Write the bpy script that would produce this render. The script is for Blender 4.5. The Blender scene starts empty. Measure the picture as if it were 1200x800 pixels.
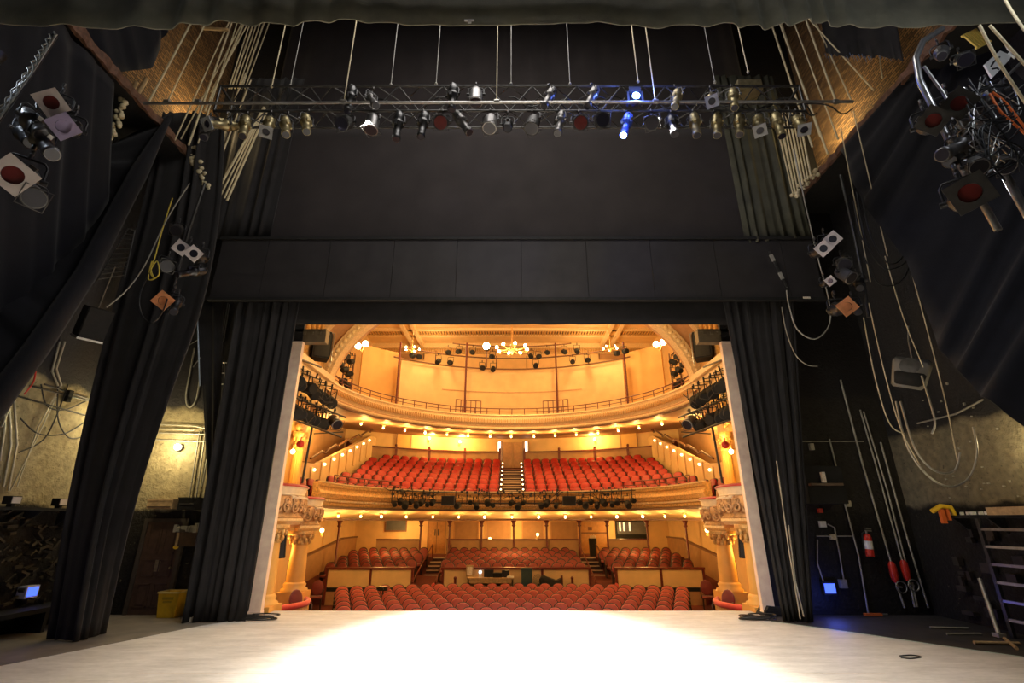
import bpy, math, random
from mathutils import Vector, Matrix
R = random.Random(7)
PI = math.pi
sc = bpy.context.scene
COL = sc.collection
# ------------------------------------------------------------------ camera
F, TILT, EYE = 575.0, math.radians(20.1), 2.0
ct, st = math.cos(TILT), math.sin(TILT)
cd = bpy.data.cameras.new('camera'); cam = bpy.data.objects.new('camera', cd); COL.objects.link(cam)
cam.location = (0, 0, EYE); cam.rotation_euler = (PI/2 + TILT, 0, 0)
cd.sensor_width = 36; cd.lens = F*36/1200; cd.clip_end = 200; cd.clip_start = .05
sc.camera = cam
def hv(px, py): return F*ct - (400-py)*st, F*st + (400-py)*ct
def P(px, py, D):            # point seen at a pixel of the photograph, D metres in front of the eye
    h, v = hv(px, py); return Vector(((px-600)/h*D, D, EYE + v/h*D))
def PX(px, py, X):           # ... on the plane x = X
    h, v = hv(px, py); return P(px, py, X*h/(px-600))
def PZ(px, py, z=0.0):       # ... on the plane z = const
    h, v = hv(px, py); return P(px, py, (z-EYE)*h/v)
# ------------------------------------------------------------------ materials
MATS = {}
def mat(name, col, rough=.6, metal=0, spec=.5, noise=0, nscale=8, bump=0, bscale=40, emit=None, estr=0, sheen=0, coat=0, dark=.5):
    if name in MATS: return MATS[name]
    m = bpy.data.materials.new(name); m.use_nodes = True
    nt = m.node_tree; b = nt.nodes['Principled BSDF']
    b.inputs['Base Color'].default_value = (*col, 1); b.inputs['Roughness'].default_value = rough
    b.inputs['Metallic'].default_value = metal; b.inputs['Specular IOR Level'].default_value = spec
    if sheen: b.inputs['Sheen Weight'].default_value = sheen
    if coat: b.inputs['Coat Weight'].default_value = coat
    if emit:
        b.inputs['Emission Color'].default_value = (*emit, 1); b.inputs['Emission Strength'].default_value = estr
    tc = nt.nodes.new('ShaderNodeTexCoord')
    if noise:
        n = nt.nodes.new('ShaderNodeTexNoise'); n.inputs['Scale'].default_value = nscale; n.inputs['Detail'].default_value = 6
        nt.links.new(tc.outputs['Object'], n.inputs['Vector'])
        r = nt.nodes.new('ShaderNodeMapRange'); r.inputs[1].default_value = .3; r.inputs[2].default_value = .7
        nt.links.new(n.outputs['Fac'], r.inputs[0])
        mx = nt.nodes.new('ShaderNodeMix'); mx.data_type = 'RGBA'
        mx.inputs[6].default_value = tuple(c*(1-noise*dark*2*.5) for c in col)+(1,)
        mx.inputs[7].default_value = tuple(min(1, c*(1+noise)) for c in col)+(1,)
        nt.links.new(r.outputs[0], mx.inputs[0]); nt.links.new(mx.outputs[2], b.inputs['Base Color'])
    if bump:
        n2 = nt.nodes.new('ShaderNodeTexNoise'); n2.inputs['Scale'].default_value = bscale; n2.inputs['Detail'].default_value = 5
        nt.links.new(tc.outputs['Object'], n2.inputs['Vector'])
        bp = nt.nodes.new('ShaderNodeBump'); bp.inputs['Strength'].default_value = bump; bp.inputs['Distance'].default_value = .03
        nt.links.new(n2.outputs['Fac'], bp.inputs['Height']); nt.links.new(bp.outputs['Normal'], b.inputs['Normal'])
    MATS[name] = m
    return m
M = {}
M['drape'] = mat('black_serge', (.016, .0145, .0145), .85, spec=.25, noise=.35, nscale=3, bump=.25, bscale=120, sheen=.12)
M['velour'] = mat('blue_black_velour', (.006, .006, .0085), .9, spec=.2, noise=.3, nscale=3, bump=.2, bscale=90, sheen=.08)
M['drape_flat'] = mat('black_flat_cloth', (.026, .0205, .0195), .85, spec=.25, noise=.3, nscale=1.2, bump=.15, bscale=90, sheen=.12)
M['hard'] = mat('black_painted_ply', (.024, .021, .021), .7, spec=.3, noise=.3, nscale=2)
M['border'] = mat('lightened_olive_cloth', (.17, .163, .115), .9, spec=.2, noise=.35, nscale=2.5, bump=.2, bscale=60, sheen=.2)  # base colour raised in place of light on the curtain's front
M['black'] = mat('black_metal', (.014, .014, .015), .38, spec=.6, noise=.3, nscale=12)
M['matte'] = mat('matte_black', (.012, .0115, .011), .75, spec=.3, noise=.3, nscale=10)
M['steel'] = mat('dull_steel', (.36, .35, .33), .38, metal=.85, noise=.25, nscale=15)
M['alu'] = mat('aluminium', (.5, .5, .49), .32, metal=.9, noise=.2, nscale=10)
M['darksteel'] = mat('dark_steel', (.07, .068, .065), .4, metal=.6, noise=.3, nscale=12)
M['brassy'] = mat('worn_brass_housing', (.30, .25, .13), .42, metal=.7, noise=.3, nscale=14)
M['gelplate'] = mat('pale_frame_plate', (.62, .55, .52), .5, noise=.15)
M['lens'] = mat('dark_glass_lens', (.014, .013, .022), .3, spec=.35)
M['lensred'] = mat('red_gel', (.11, .016, .014), .25, spec=.6, noise=.3)
M['lensamber'] = mat('amber_gel', (.55, .22, .09), .35, noise=.4)
M['lenslav'] = mat('lavender_gel', (.32, .27, .42), .3, noise=.2)
M['rope'] = mat('hemp_rope', (.55, .47, .29), .85, noise=.3, nscale=30)
M['cable'] = mat('black_cable', (.014, .014, .014), .4, spec=.5)
M['greycable'] = mat('grey_cable', (.30, .29, .25), .5, noise=.2)
M['conduit'] = mat('galvanised_conduit', (.42, .40, .33), .45, metal=.5, noise=.25, nscale=10)
M['orangecable'] = mat('orange_cable', (.75, .16, .03), .45)
M['yellowcable'] = mat('yellow_cable', (.65, .5, .06), .5)
M['floor'] = mat('stage_boards', (.034, .030, .026), .6, noise=.5, nscale=4, bump=.1)
M['plank'] = mat('bare_wood', (.40, .27, .13), .65, noise=.35, nscale=12)
M['darkwood'] = mat('dark_stained_wood', (.075, .042, .024), .5, noise=.4, nscale=9)
M['rustwood'] = mat('weathered_edge_timber', (.10, .046, .024), .75, noise=.6, nscale=14, bump=.4, bscale=25)
M['yellow'] = mat('yellow_plastic', (.80, .50, .02), .45, noise=.12)
M['red'] = mat('red_enamel', (.62, .035, .02), .3)
M['white'] = mat('white_enamel', (.75, .74, .70), .5, noise=.1)
M['pink'] = mat('pale_painted_pilaster', (.92, .66, .51), .6, noise=.2, nscale=5, bump=.12, bscale=18)
M['screen'] = mat('lit_blue_screen', (.01, .02, .08), .2, emit=(.06, .12, 1), estr=2.2)
M['whitelit'] = mat('lit_white_screen', (.8, .85, 1), .3, emit=(.8, .88, 1), estr=2.5)
# auditorium
M['cream'] = mat('cream_plaster', (.82, .55, .26), .65, noise=.10, nscale=2, bump=.06, bscale=12)
M['ochre'] = mat('ochre_plaster', (.80, .47, .15), .65, noise=.10, nscale=2)
M['column'] = mat('yellow_ochre_column', (.82, .43, .10), .5, noise=.1, nscale=3)
M['plategrey'] = mat('grey_frame_plate', (.20, .205, .21), .5, noise=.2)
M['tan'] = mat('tan_dado', (.42, .235, .11), .6, noise=.15, nscale=3)
M['gold'] = mat('gilded_plaster', (.62, .36, .12), .42, metal=.25, noise=.5, nscale=16, bump=.4, bscale=30)
M['goldlight'] = mat('pale_gilded_moulding', (.80, .60, .33), .45, metal=.1, noise=.25, nscale=20)
M['carved'] = mat('antiqued_carving', (.46, .27, .13), .42, metal=.15, noise=.6, nscale=7, bump=.3, bscale=20)
M['brown'] = mat('brown_moulding', (.16, .07, .03), .5, noise=.3)
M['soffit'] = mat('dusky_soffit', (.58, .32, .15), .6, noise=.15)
M['maroon'] = mat('maroon_woodwork', (.13, .022, .014), .4, noise=.25)
M['velvet'] = mat('red_velvet', (.42, .022, .016), .62, spec=.4, noise=.2, nscale=10, sheen=.35)
M['vinyl'] = mat('red_vinyl', (.42, .022, .017), .42, spec=.5, noise=.12, nscale=8)
M['wornred'] = mat('rose_red_upholstery', (.50, .095, .07), .55, spec=.4, noise=.15, nscale=9, sheen=.25)
M['seatdark'] = mat('dark_seat_shell', (.022, .008, .007), .5)
M['redrail'] = mat('bright_red_velvet_rail', (.68, .05, .03), .5, noise=.12, sheen=.3)
M['carpet'] = mat('dark_red_carpet', (.13, .03, .02), .95, noise=.3, nscale=30)
M['stair'] = mat('dark_stair_carpet', (.06, .03, .025), .9, noise=.3, nscale=20)
M['nosing'] = mat('pale_step_nosing', (.62, .46, .34), .5)
M['doorwood'] = mat('warm_door_panel', (.55, .28, .09), .45, noise=.2, nscale=6)
M['bulb'] = mat('lit_warm_bulb', (1, .8, .5), .4, emit=(1, .62, .22), estr=11)
M['bulbhot'] = mat('lit_hot_bulb', (1, .9, .7), .4, emit=(1, .76, .40), estr=30)
M['bulbsmall'] = mat('lit_small_lamp', (1, .8, .5), .4, emit=(1, .70, .34), estr=6)
M['bulbwork'] = mat('lit_work_lamp', (1, .9, .7), .4, emit=(1, .86, .5), estr=30)
M['ledblue'] = mat('lit_blue_led', (.1, .2, 1), .3, emit=(.12, .22, 1), estr=35)
M['hotwhite'] = mat('lit_spot_lens', (1, .95, .85), .2, emit=(1, .86, .62), estr=160)
M['coolwhite'] = mat('lit_cool_lens', (.9, .95, 1), .2, emit=(.75, .86, 1), estr=60)
M['teal'] = mat('teal_board', (.035, .07, .075), .5, noise=.15)
M['graypane'] = mat('grey_window_pane', (.10, .11, .13), .12, spec=.7, noise=.3, nscale=2)
M['paper'] = mat('paper', (.7, .62, .5), .8, noise=.3, nscale=20)

def wall_mat(name, low, high, top, z1, z2, seed):
    # black paint below z1, old plaster band between, dark paint above z2, all worn and stained
    m = bpy.data.materials.new(name); m.use_nodes = True; nt = m.node_tree; b = nt.nodes['Principled BSDF']
    b.inputs['Roughness'].default_value = .7; b.inputs['Specular IOR Level'].default_value = .35
    tc = nt.nodes.new('ShaderNodeTexCoord'); sx = nt.nodes.new('ShaderNodeSeparateXYZ'); nt.links.new(tc.outputs['Object'], sx.inputs[0])
    def noise(s, d=6):
        mp = nt.nodes.new('ShaderNodeMapping'); mp.inputs['Location'].default_value = (seed, seed*2, seed); nt.links.new(tc.outputs['Object'], mp.inputs['Vector'])
        n = nt.nodes.new('ShaderNodeTexNoise'); n.inputs['Scale'].default_value = s; n.inputs['Detail'].default_value = d
        nt.links.new(mp.outputs[0], n.inputs['Vector']); return n
    def mth(op, a, bb):
        n = nt.nodes.new('ShaderNodeMath'); n.operation = op
        for i, v in enumerate((a, bb)):
            if isinstance(v, (int, float)): n.inputs[i].default_value = v
            else: nt.links.new(v, n.inputs[i])
        return n.outputs[0]
    def mix(f, a, bb):
        n = nt.nodes.new('ShaderNodeMix'); n.data_type = 'RGBA'
        nt.links.new(f, n.inputs[0])
        for i, v in ((6, a), (7, bb)):
            if isinstance(v, tuple): n.inputs[i].default_value = (*v, 1)
            else: nt.links.new(v, n.inputs[i])
        return n.outputs[2]
    def ramp(v, a, bb):
        n = nt.nodes.new('ShaderNodeMapRange'); nt.links.new(v, n.inputs[0]); n.inputs[1].default_value = a; n.inputs[2].default_value = bb; return n.outputs[0]
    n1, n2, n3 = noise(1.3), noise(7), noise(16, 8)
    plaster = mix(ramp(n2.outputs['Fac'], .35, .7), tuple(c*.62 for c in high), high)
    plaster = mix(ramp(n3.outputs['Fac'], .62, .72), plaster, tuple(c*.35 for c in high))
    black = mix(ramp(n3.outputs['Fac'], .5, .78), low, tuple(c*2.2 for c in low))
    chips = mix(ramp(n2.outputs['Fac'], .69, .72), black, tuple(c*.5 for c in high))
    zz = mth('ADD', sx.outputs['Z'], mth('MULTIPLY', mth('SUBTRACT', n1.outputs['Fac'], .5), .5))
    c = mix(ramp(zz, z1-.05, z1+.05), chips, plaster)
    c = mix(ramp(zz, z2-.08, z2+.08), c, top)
    nt.links.new(c, b.inputs['Base Color'])
    bp = nt.nodes.new('ShaderNodeBump'); bp.inputs['Strength'].default_value = .7; bp.inputs['Distance'].default_value = .04
    nt.links.new(n3.outputs['Fac'], bp.inputs['Height']); nt.links.new(bp.outputs['Normal'], b.inputs['Normal'])
    return m
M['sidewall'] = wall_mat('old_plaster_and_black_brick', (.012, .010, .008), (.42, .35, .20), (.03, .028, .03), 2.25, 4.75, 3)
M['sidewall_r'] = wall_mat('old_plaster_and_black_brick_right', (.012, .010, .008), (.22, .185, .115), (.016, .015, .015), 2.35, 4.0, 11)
M['blackwall'] = wall_mat('black_painted_brick', (.010, .0085, .007), (.03, .025, .018), (.014, .012, .011), 2.3, 5, 5)

def brick_mat():
    m = bpy.data.materials.new('old_brick'); m.use_nodes = True; nt = m.node_tree; b = nt.nodes['Principled BSDF']
    b.inputs['Roughness'].default_value = .85
    tc = nt.nodes.new('ShaderNodeTexCoord'); sx = nt.nodes.new('ShaderNodeSeparateXYZ'); cx = nt.nodes.new('ShaderNodeCombineXYZ')
    nt.links.new(tc.outputs['Object'], sx.inputs[0]); nt.links.new(sx.outputs['Y'], cx.inputs[0]); nt.links.new(sx.outputs['Z'], cx.inputs[1])
    br = nt.nodes.new('ShaderNodeTexBrick'); br.inputs['Scale'].default_value = 1; br.inputs['Brick Width'].default_value = .23; br.inputs['Row Height'].default_value = .075
    br.inputs['Mortar Size'].default_value = .012
    br.inputs['Color1'].default_value = (.36, .20, .075, 1); br.inputs['Color2'].default_value = (.13, .065, .028, 1); br.inputs['Mortar'].default_value = (.05, .036, .022, 1)
    nt.links.new(cx.outputs[0], br.inputs['Vector']); nt.links.new(br.outputs['Color'], b.inputs['Base Color'])
    bp = nt.nodes.new('ShaderNodeBump'); bp.inputs['Strength'].default_value = .6; bp.inputs['Distance'].default_value = .02; bp.invert = True
    nt.links.new(br.outputs['Fac'], bp.inputs['Height']); nt.links.new(bp.outputs['Normal'], b.inputs['Normal'])
    return m
M['brick'] = brick_mat()
def marley_mat():
    m = bpy.data.materials.new('pale_dance_floor'); m.use_nodes = True; nt = m.node_tree; b = nt.nodes['Principled BSDF']
    b.inputs['Roughness'].default_value = .55; b.inputs['Specular IOR Level'].default_value = .3
    tc = nt.nodes.new('ShaderNodeTexCoord')
    mp = nt.nodes.new('ShaderNodeMapping'); mp.inputs['Scale'].default_value = (1, 3.2, 1); nt.links.new(tc.outputs['Object'], mp.inputs[0])
    n = nt.nodes.new('ShaderNodeTexNoise'); n.inputs['Scale'].default_value = 1.3; n.inputs['Detail'].default_value = 8; n.inputs['Roughness'].default_value = .65
    nt.links.new(mp.outputs[0], n.inputs['Vector'])
    n2 = nt.nodes.new('ShaderNodeTexNoise'); n2.inputs['Scale'].default_value = 9; n2.inputs['Detail'].default_value = 6; nt.links.new(mp.outputs[0], n2.inputs['Vector'])
    mx = nt.nodes.new('ShaderNodeMix'); mx.data_type = 'RGBA'; mx.inputs[6].default_value = (.45, .43, .385, 1); mx.inputs[7].default_value = (.66, .635, .58, 1)
    r = nt.nodes.new('ShaderNodeMapRange'); r.inputs[1].default_value = .3; r.inputs[2].default_value = .7
    ad = nt.nodes.new('ShaderNodeMath'); ad.operation = 'MULTIPLY_ADD'; ad.inputs[1].default_value = .35
    nt.links.new(n2.outputs['Fac'], ad.inputs[0]); nt.links.new(n.outputs['Fac'], ad.inputs[2])
    sb = nt.nodes.new('ShaderNodeMath'); sb.operation = 'SUBTRACT'; sb.inputs[1].default_value = .17; nt.links.new(ad.outputs[0], sb.inputs[0])
    nt.links.new(sb.outputs[0], r.inputs[0]); nt.links.new(r.outputs[0], mx.inputs[0])
    # seams between the rolled-out strips, along x every 1.6 m
    nt.links.new(mx.outputs[2], b.inputs['Base Color'])
    return m
M['marley'] = marley_mat()
# ------------------------------------------------------------------ mesh builder
class MB:
    def __init__(s, T=None): s.v = []; s.f = []; s.T = T or Matrix.Identity(4); s.sm = []
    def add(s, vs, fs, smooth=False):
        o = len(s.v); s.v += [s.T @ Vector(p) for p in vs]
        for f in fs: s.f.append([o+i for i in f]); s.sm.append(smooth)
        return s
    def box(s, x0, x1, y0, y1, z0, z1):
        return s.add([(x, y, z) for x in (x0, x1) for y in (y0, y1) for z in (z0, z1)],
            [(0, 1, 3, 2), (4, 6, 7, 5), (0, 4, 5, 1), (2, 3, 7, 6), (0, 2, 6, 4), (1, 5, 7, 3)])
    def cbox(s, c, sx, sy, sz): return s.box(c[0]-sx/2, c[0]+sx/2, c[1]-sy/2, c[1]+sy/2, c[2]-sz/2, c[2]+sz/2)
    def prism(s, poly, y0, y1, ax='y'):     # poly (x,z) extruded in y; ax x: poly (y,z); ax z: poly (x,y)
        n = len(poly)
        g = {'y': lambda a, b, t: (a, t, b), 'x': lambda a, b, t: (t, a, b), 'z': lambda a, b, t: (a, b, t)}[ax]
        vs = [g(a, b, y0) for a, b in poly] + [g(a, b, y1) for a, b in poly]
        fs = [tuple(range(n)), tuple(range(2*n-1, n-1, -1))] + [(i, n+i, n+(i+1) % n, (i+1) % n) for i in range(n)]
        return s.add(vs, fs)
    def pillow(s, poly, y0, y1, ins, d):    # softened slab, (x,z) outline
        n = len(poly); cx = sum(p[0] for p in poly)/n; cz = sum(p[1] for p in poly)/n
        def sh(k): 
            w = max(p[0] for p in poly)-cx
            return [(cx+(a-cx)*(1-k/w), cz+(b-cz)*(1-k/w)) for a, b in poly]
        L = [(sh(ins), y0), (sh(ins*.3), y0+d*.35), (poly, y0+d), (poly, y1-d), (sh(ins), y1)]
        vs = [(a, y, b) for pl, y in L for a, b in pl]
        fs = [tuple(range(n)), tuple(range(5*n-1, 4*n-1, -1))]
        for k in range(4): fs += [(k*n+i, (k+1)*n+i, (k+1)*n+(i+1) % n, k*n+(i+1) % n) for i in range(n)]
        return s.add(vs, fs, True)
    def cyl(s, p0, p1, r0, r1=None, n=12, caps=True, smooth=True):
        r1 = r0 if r1 is None else r1; p0, p1 = Vector(p0), Vector(p1); d = (p1-p0).normalized()
        a = d.cross(Vector((0, 0, 1)) if abs(d.z) < .9 else Vector((1, 0, 0))).normalized(); b = d.cross(a)
        vs = [p + (a*math.cos(2*PI*i/n) + b*math.sin(2*PI*i/n))*r for p, r in ((p0, r0), (p1, r1)) for i in range(n)]
        s.add(vs, [(i, (i+1) % n, n+(i+1) % n, n+i) for i in range(n)], smooth)
        if caps: s.add(vs, [tuple(range(n-1, -1, -1)), tuple(range(n, 2*n))])
        return s
    def tube(s, pts, r, n=6):
        pts = [Vector(p) for p in pts]; vs = []; a = None; rl = r if isinstance(r, list) else [r]*len(pts)
        for i, p in enumerate(pts):
            d = (pts[min(i+1, len(pts)-1)]-pts[max(i-1, 0)]).normalized()
            if a is None: a = d.cross(Vector((0, 0, 1)) if abs(d.z) < .9 else Vector((1, 0, 0)))
            a = (a - d*a.dot(d)).normalized(); b = d.cross(a)
            vs += [p + (a*math.cos(2*PI*k/n) + b*math.sin(2*PI*k/n))*rl[i] for k in range(n)]
        fs = [(i*n+k, i*n+(k+1) % n, (i+1)*n+(k+1) % n, (i+1)*n+k) for i in range(len(pts)-1) for k in range(n)]
        s.add(vs, fs, True); m = len(pts)-1
        return s.add(vs, [tuple(range(n-1, -1, -1)), tuple(m*n+k for k in range(n))])
    def lathe(s, prof, c=(0, 0, 0), n=16, flute=0):
        vs = []
        for r, z in prof:
            for i in range(n):
                rr = r*(1-flute*(i % 2)); vs.append((c[0]+rr*math.cos(2*PI*i/n), c[1]+rr*math.sin(2*PI*i/n), c[2]+z))
        m = len(prof)
        s.add(vs, [(j*n+i, j*n+(i+1) % n, (j+1)*n+(i+1) % n, (j+1)*n+i) for j in range(m-1) for i in range(n)], not flute)
        return s.add(vs, [tuple(range(n-1, -1, -1)), tuple((m-1)*n+i for i in range(n))])
    def ball(s, c, r, n=10, sx=1, sy=1, sz=1):
        vs = []; m = n//2+1
        for j in range(m+1):
            t = PI*j/m
            for i in range(n): vs.append((c[0]+sx*r*math.sin(t)*math.cos(2*PI*i/n), c[1]+sy*r*math.sin(t)*math.sin(2*PI*i/n), c[2]+sz*r*math.cos(t)))
        return s.add(vs, [(j*n+i, (j+1)*n+i, (j+1)*n+(i+1) % n, j*n+(i+1) % n) for j in range(m) for i in range(n)], True)
    def sweep(s, prof, path, close=True, smooth=False):   # prof list of (outward,z); path list of (x,y,nx,ny)
        n = len(prof); vs = []
        for x, y, nx, ny in path:
            for r, z in prof: vs.append((x+nx*r, y+ny*r, z))
        m = len(path); kk = n if close else n-1
        s.add(vs, [(i*n+k, i*n+(k+1) % n, (i+1)*n+(k+1) % n, (i+1)*n+k) for i in range(m-1) for k in range(kk)], smooth)
        if close: s.add(vs, [tuple(range(n-1, -1, -1)), tuple((m-1)*n+k for k in range(n))])
        return s
    def build(s, name, m, parent=None, loc=None):
        me = bpy.data.meshes.new(name); vs = s.v
        me.from_pydata([tuple(v) for v in vs], [], s.f); me.polygons.foreach_set('use_smooth', s.sm)
        me.materials.append(m); me.update()
        o = bpy.data.objects.new(name, me); COL.objects.link(o)
        if parent: o.parent = parent
        if loc: o.location = loc
        return o
def arcpath(cx, cy, r, a0, a1, n):      # angle 0 = away from the stage; outward normal = radial
    out = []
    for i in range(n+1):
        a = a0+(a1-a0)*i/n; out.append((cx+r*math.sin(a), cy+r*math.cos(a), math.sin(a), math.cos(a)))
    return out
def tag(o, label, cat, group=None):
    o['label'] = label; o['category'] = cat
    if group: o['group'] = group
    return o
def thing(name, label, cat, loc=(0, 0, 0), rz=0, group=None):
    o = bpy.data.objects.new(name, None); COL.objects.link(o); o.location = loc; o.rotation_euler = (0, 0, rz); o.empty_display_size = .1
    return tag(o, label, cat, group)
def struct(name, mb, m):
    o = mb.build(name, m); o['kind'] = 'structure'; return o
def kids(o): return [c for c in ALLKIDS.get(o, [])]
def dup(root, loc=None, rot=None, label=None, group=None, scale=None):
    r = root.copy(); COL.objects.link(r)
    if loc is not None: r.location = loc
    if rot is not None: r.rotation_euler = rot
    if scale is not None: r.scale = (scale,)*3
    if label: r['label'] = label
    if group: r['group'] = group
    out = {}
    for ch in list(root.children):
        c = ch.copy(); COL.objects.link(c); c.parent = r; out[ch.name.split('.')[0]] = c
        for g in list(ch.children):
            d = g.copy(); COL.objects.link(d); d.parent = c; out[g.name.split('.')[0]] = d
    return r, out
UNIT = ['', 'first', 'second', 'third', 'fourth', 'fifth', 'sixth', 'seventh', 'eighth', 'ninth', 'tenth', 'eleventh', 'twelfth', 'thirteenth', 'fourteenth', 'fifteenth', 'sixteenth', 'seventeenth', 'eighteenth', 'nineteenth', 'twentieth']
TENS = {2: 'twenty', 3: 'thirty', 4: 'forty', 5: 'fifty'}
TENTH = {2: 'twentieth', 3: 'thirtieth', 4: 'fortieth', 5: 'fiftieth'}
def ordw(n):
    if n <= 20: return UNIT[n]
    return TENTH[n//10] if n % 10 == 0 else TENS[n//10]+'-'+UNIT[n % 10]
def side_ord(i, n):     # i from 0, n things in a line
    if i == 0: return 'leftmost'
    if i == n-1: return 'rightmost'
    if i == (n-1)/2: return 'middle'
    return ordw(i+1)+' from left' if i < n/2 else ordw(n-i)+' from right'
def light(kind, loc, power, col, size=.1, rot=None, aim=None, spot=None, blend=.6, name=None):
    d = bpy.data.lights.new(name or kind.lower()+'_light', kind); d.energy = power; d.color = col
    if kind == 'AREA': d.size = size
    elif kind != 'SUN': d.shadow_soft_size = size
    if spot: d.spot_size = spot; d.spot_blend = blend
    o = bpy.data.objects.new(d.name, d); COL.objects.link(o); o.location = loc
    if aim is not None: o.rotation_euler = (Vector(aim)-Vector(loc)).to_track_quat('-Z', 'Y').to_euler()
    return o
# =================================================================== STAGE HOUSE
b = MB(); b.box(-12, 12, -4, 13.1, -.25, 0); struct('floor', b, M['floor'])
# pale rolled-out floor covering: its right edge runs forward-and-out, its left follows the curtain's shade
fl = [(-9.4, -3), (-9.4, 6.6)] + [tuple(PZ(*q)[:2]) for q in ((0, 781), (150, 751), (233, 734), (296, 724))] + [(-5.62, 12.3), (-5.62, 13.08), (5.62, 13.08), (5.62, 12.2)]
fl += [tuple(PZ(*q)[:2]) for q in ((905, 729), (1000, 742), (1100, 757), (1200, 771))] + [(9.4, 6.2), (9.4, -3)]
b = MB(); b.prism(fl[::-1], .0, .012, 'z'); o = struct('floor_covering', b, M['marley'])
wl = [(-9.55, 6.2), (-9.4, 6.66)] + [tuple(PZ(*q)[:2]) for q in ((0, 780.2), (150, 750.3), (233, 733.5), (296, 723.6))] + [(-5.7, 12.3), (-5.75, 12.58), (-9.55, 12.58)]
b = MB(); b.prism(wl[::-1], .0, .008, 'z'); struct('floor_wing_left', b, mat('shaded_wing_floor', (.17, .145, .115), .5, noise=.35, nscale=2.5))  # the curtain's shade on the left floor is put into this brown
b = MB(); e_ = [PZ(*q) for q in ((905, 729), (1000, 742), (1100, 757), (1200, 771))]
for a, c in zip(e_, e_[1:]): b.add([a+Vector((0, 0, .0135)), c+Vector((0, 0, .0135)), c+Vector((.03, .04, .0135)), a+Vector((.03, .04, .0135))], [(0, 1, 2, 3)])
o = b.build('edge_tape', mat('pale_green_tape', (.45, .62, .52), .5)); tag(o, 'thin pale green tape along the right edge of stage floor covering', 'tape')
b = MB()
for y in (3.2, 4.8, 6.4, 8.0, 9.6, 11.2, 12.6): b.box(-5.2, 5.2, y, y+.004, .012, .0135)
tag(b.build('floor_tape', M['paper']), 'thin joint tape lines across the pale stage floor', 'tape')
# side walls, wall behind the proscenium, roof
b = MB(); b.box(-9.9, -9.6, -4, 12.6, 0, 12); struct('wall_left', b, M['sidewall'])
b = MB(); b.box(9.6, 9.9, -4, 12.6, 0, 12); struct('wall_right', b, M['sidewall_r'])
b = MB(); b.box(-9.9, -9.6, -4, 12.6, 12, 22); struct('wall_left_upper', b, M['brick'])
b = MB(); b.box(9.6, 9.9, -4, 12.6, 12, 22); struct('wall_right_upper', b, M['brick'])
DX0, DX1 = P(160, 700, 12.6).x, P(186, 700, 12.6).x   # door opening measured at its own wall
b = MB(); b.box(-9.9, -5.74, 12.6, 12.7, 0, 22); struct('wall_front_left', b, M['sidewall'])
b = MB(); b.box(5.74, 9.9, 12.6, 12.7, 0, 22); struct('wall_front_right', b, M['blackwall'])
b = MB(); b.box(-5.74, 5.74, 12.6, 12.7, 8.2, 22); struct('wall_front_top', b, M['blackwall'])
b = MB(); b.box(-9.9, 9.9, -4.3, -4, 0, 22); struct('wall_back_stage', b, M['blackwall'])
b = MB(); b.box(-9.9, 9.9, -4, 12.6, 22, 22.3); struct('ceiling_stage', b, M['matte'])
# pale pilaster strips of the opening, with the dim lintel blocks above them
for s in (-1, 1):
    b = MB(); x0, x1 = sorted((s*5.66, s*5.93)); b.box(x0, x1, 12.46, 12.6, 0, 6.55)
    b.box(x0-.012, x1+.012, 12.44, 12.6, 0, .09); b.box(x0-.01, x1+.01, 12.44, 12.6, 6.5, 6.56)
    struct('trim_1' if s < 0 else 'trim_2', b, M['pink'])
    b = MB(); x0, x1 = sorted((s*5.12, s*6.0)); b.box(x0, x1, 12.62, 12.85, 6.6, 6.9); b.box(x0, x1, 12.6, 12.87, 6.9, 6.98)
    for k in range(3): b.box(s*5.3+s*k*.2-.04, s*5.3+s*k*.2+.04, 12.58, 12.62, 6.82, 6.9)
    struct('trim_3' if s < 0 else 'trim_4', b, mat('dim_lintel', (.16, .115, .06), .7, noise=.2))
b = MB()
for s in (-1, 1):
    b.cyl((s*5.99, 12.0, .05), (s*5.99, 12.0, 6.4), .018, n=8)
struct('trim_5', b, M['darksteel'])
# fly galleries along both side walls, weathered timber edge
for s, nm in ((-1, 'left'), (1, 'right')):
    b = MB(); x0, x1 = sorted((s*8.32, s*9.6)); b.box(x0, x1, 2, 12.6, 10.72, 10.84); struct('gallery_floor_'+nm, b, M['matte'])
    b = MB(); n = 60; vs = []; fs = []
    for i in range(n+1):
        y = 5.6+i*7.0/n; w = R.uniform(-.035, .035); h = R.uniform(-.03, .03)
        for dx, z in ((0, 10.70+h), (.07+w, 10.70+h), (.07+w, 10.9-h), (0, 10.9-h)): vs.append((s*(8.32-dx), y, z))
    for i in range(n): fs += [(i*4+k, i*4+(k+1) % 4, i*4+4+(k+1) % 4, i*4+4+k) for k in range(4)]
    b.add(vs, fs); tag(b.build('gallery_edge_beam', M['rustwood']), 'rough timber edge beam of the fly gallery, high at stage %s of picture' % nm, 'beam')
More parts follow.
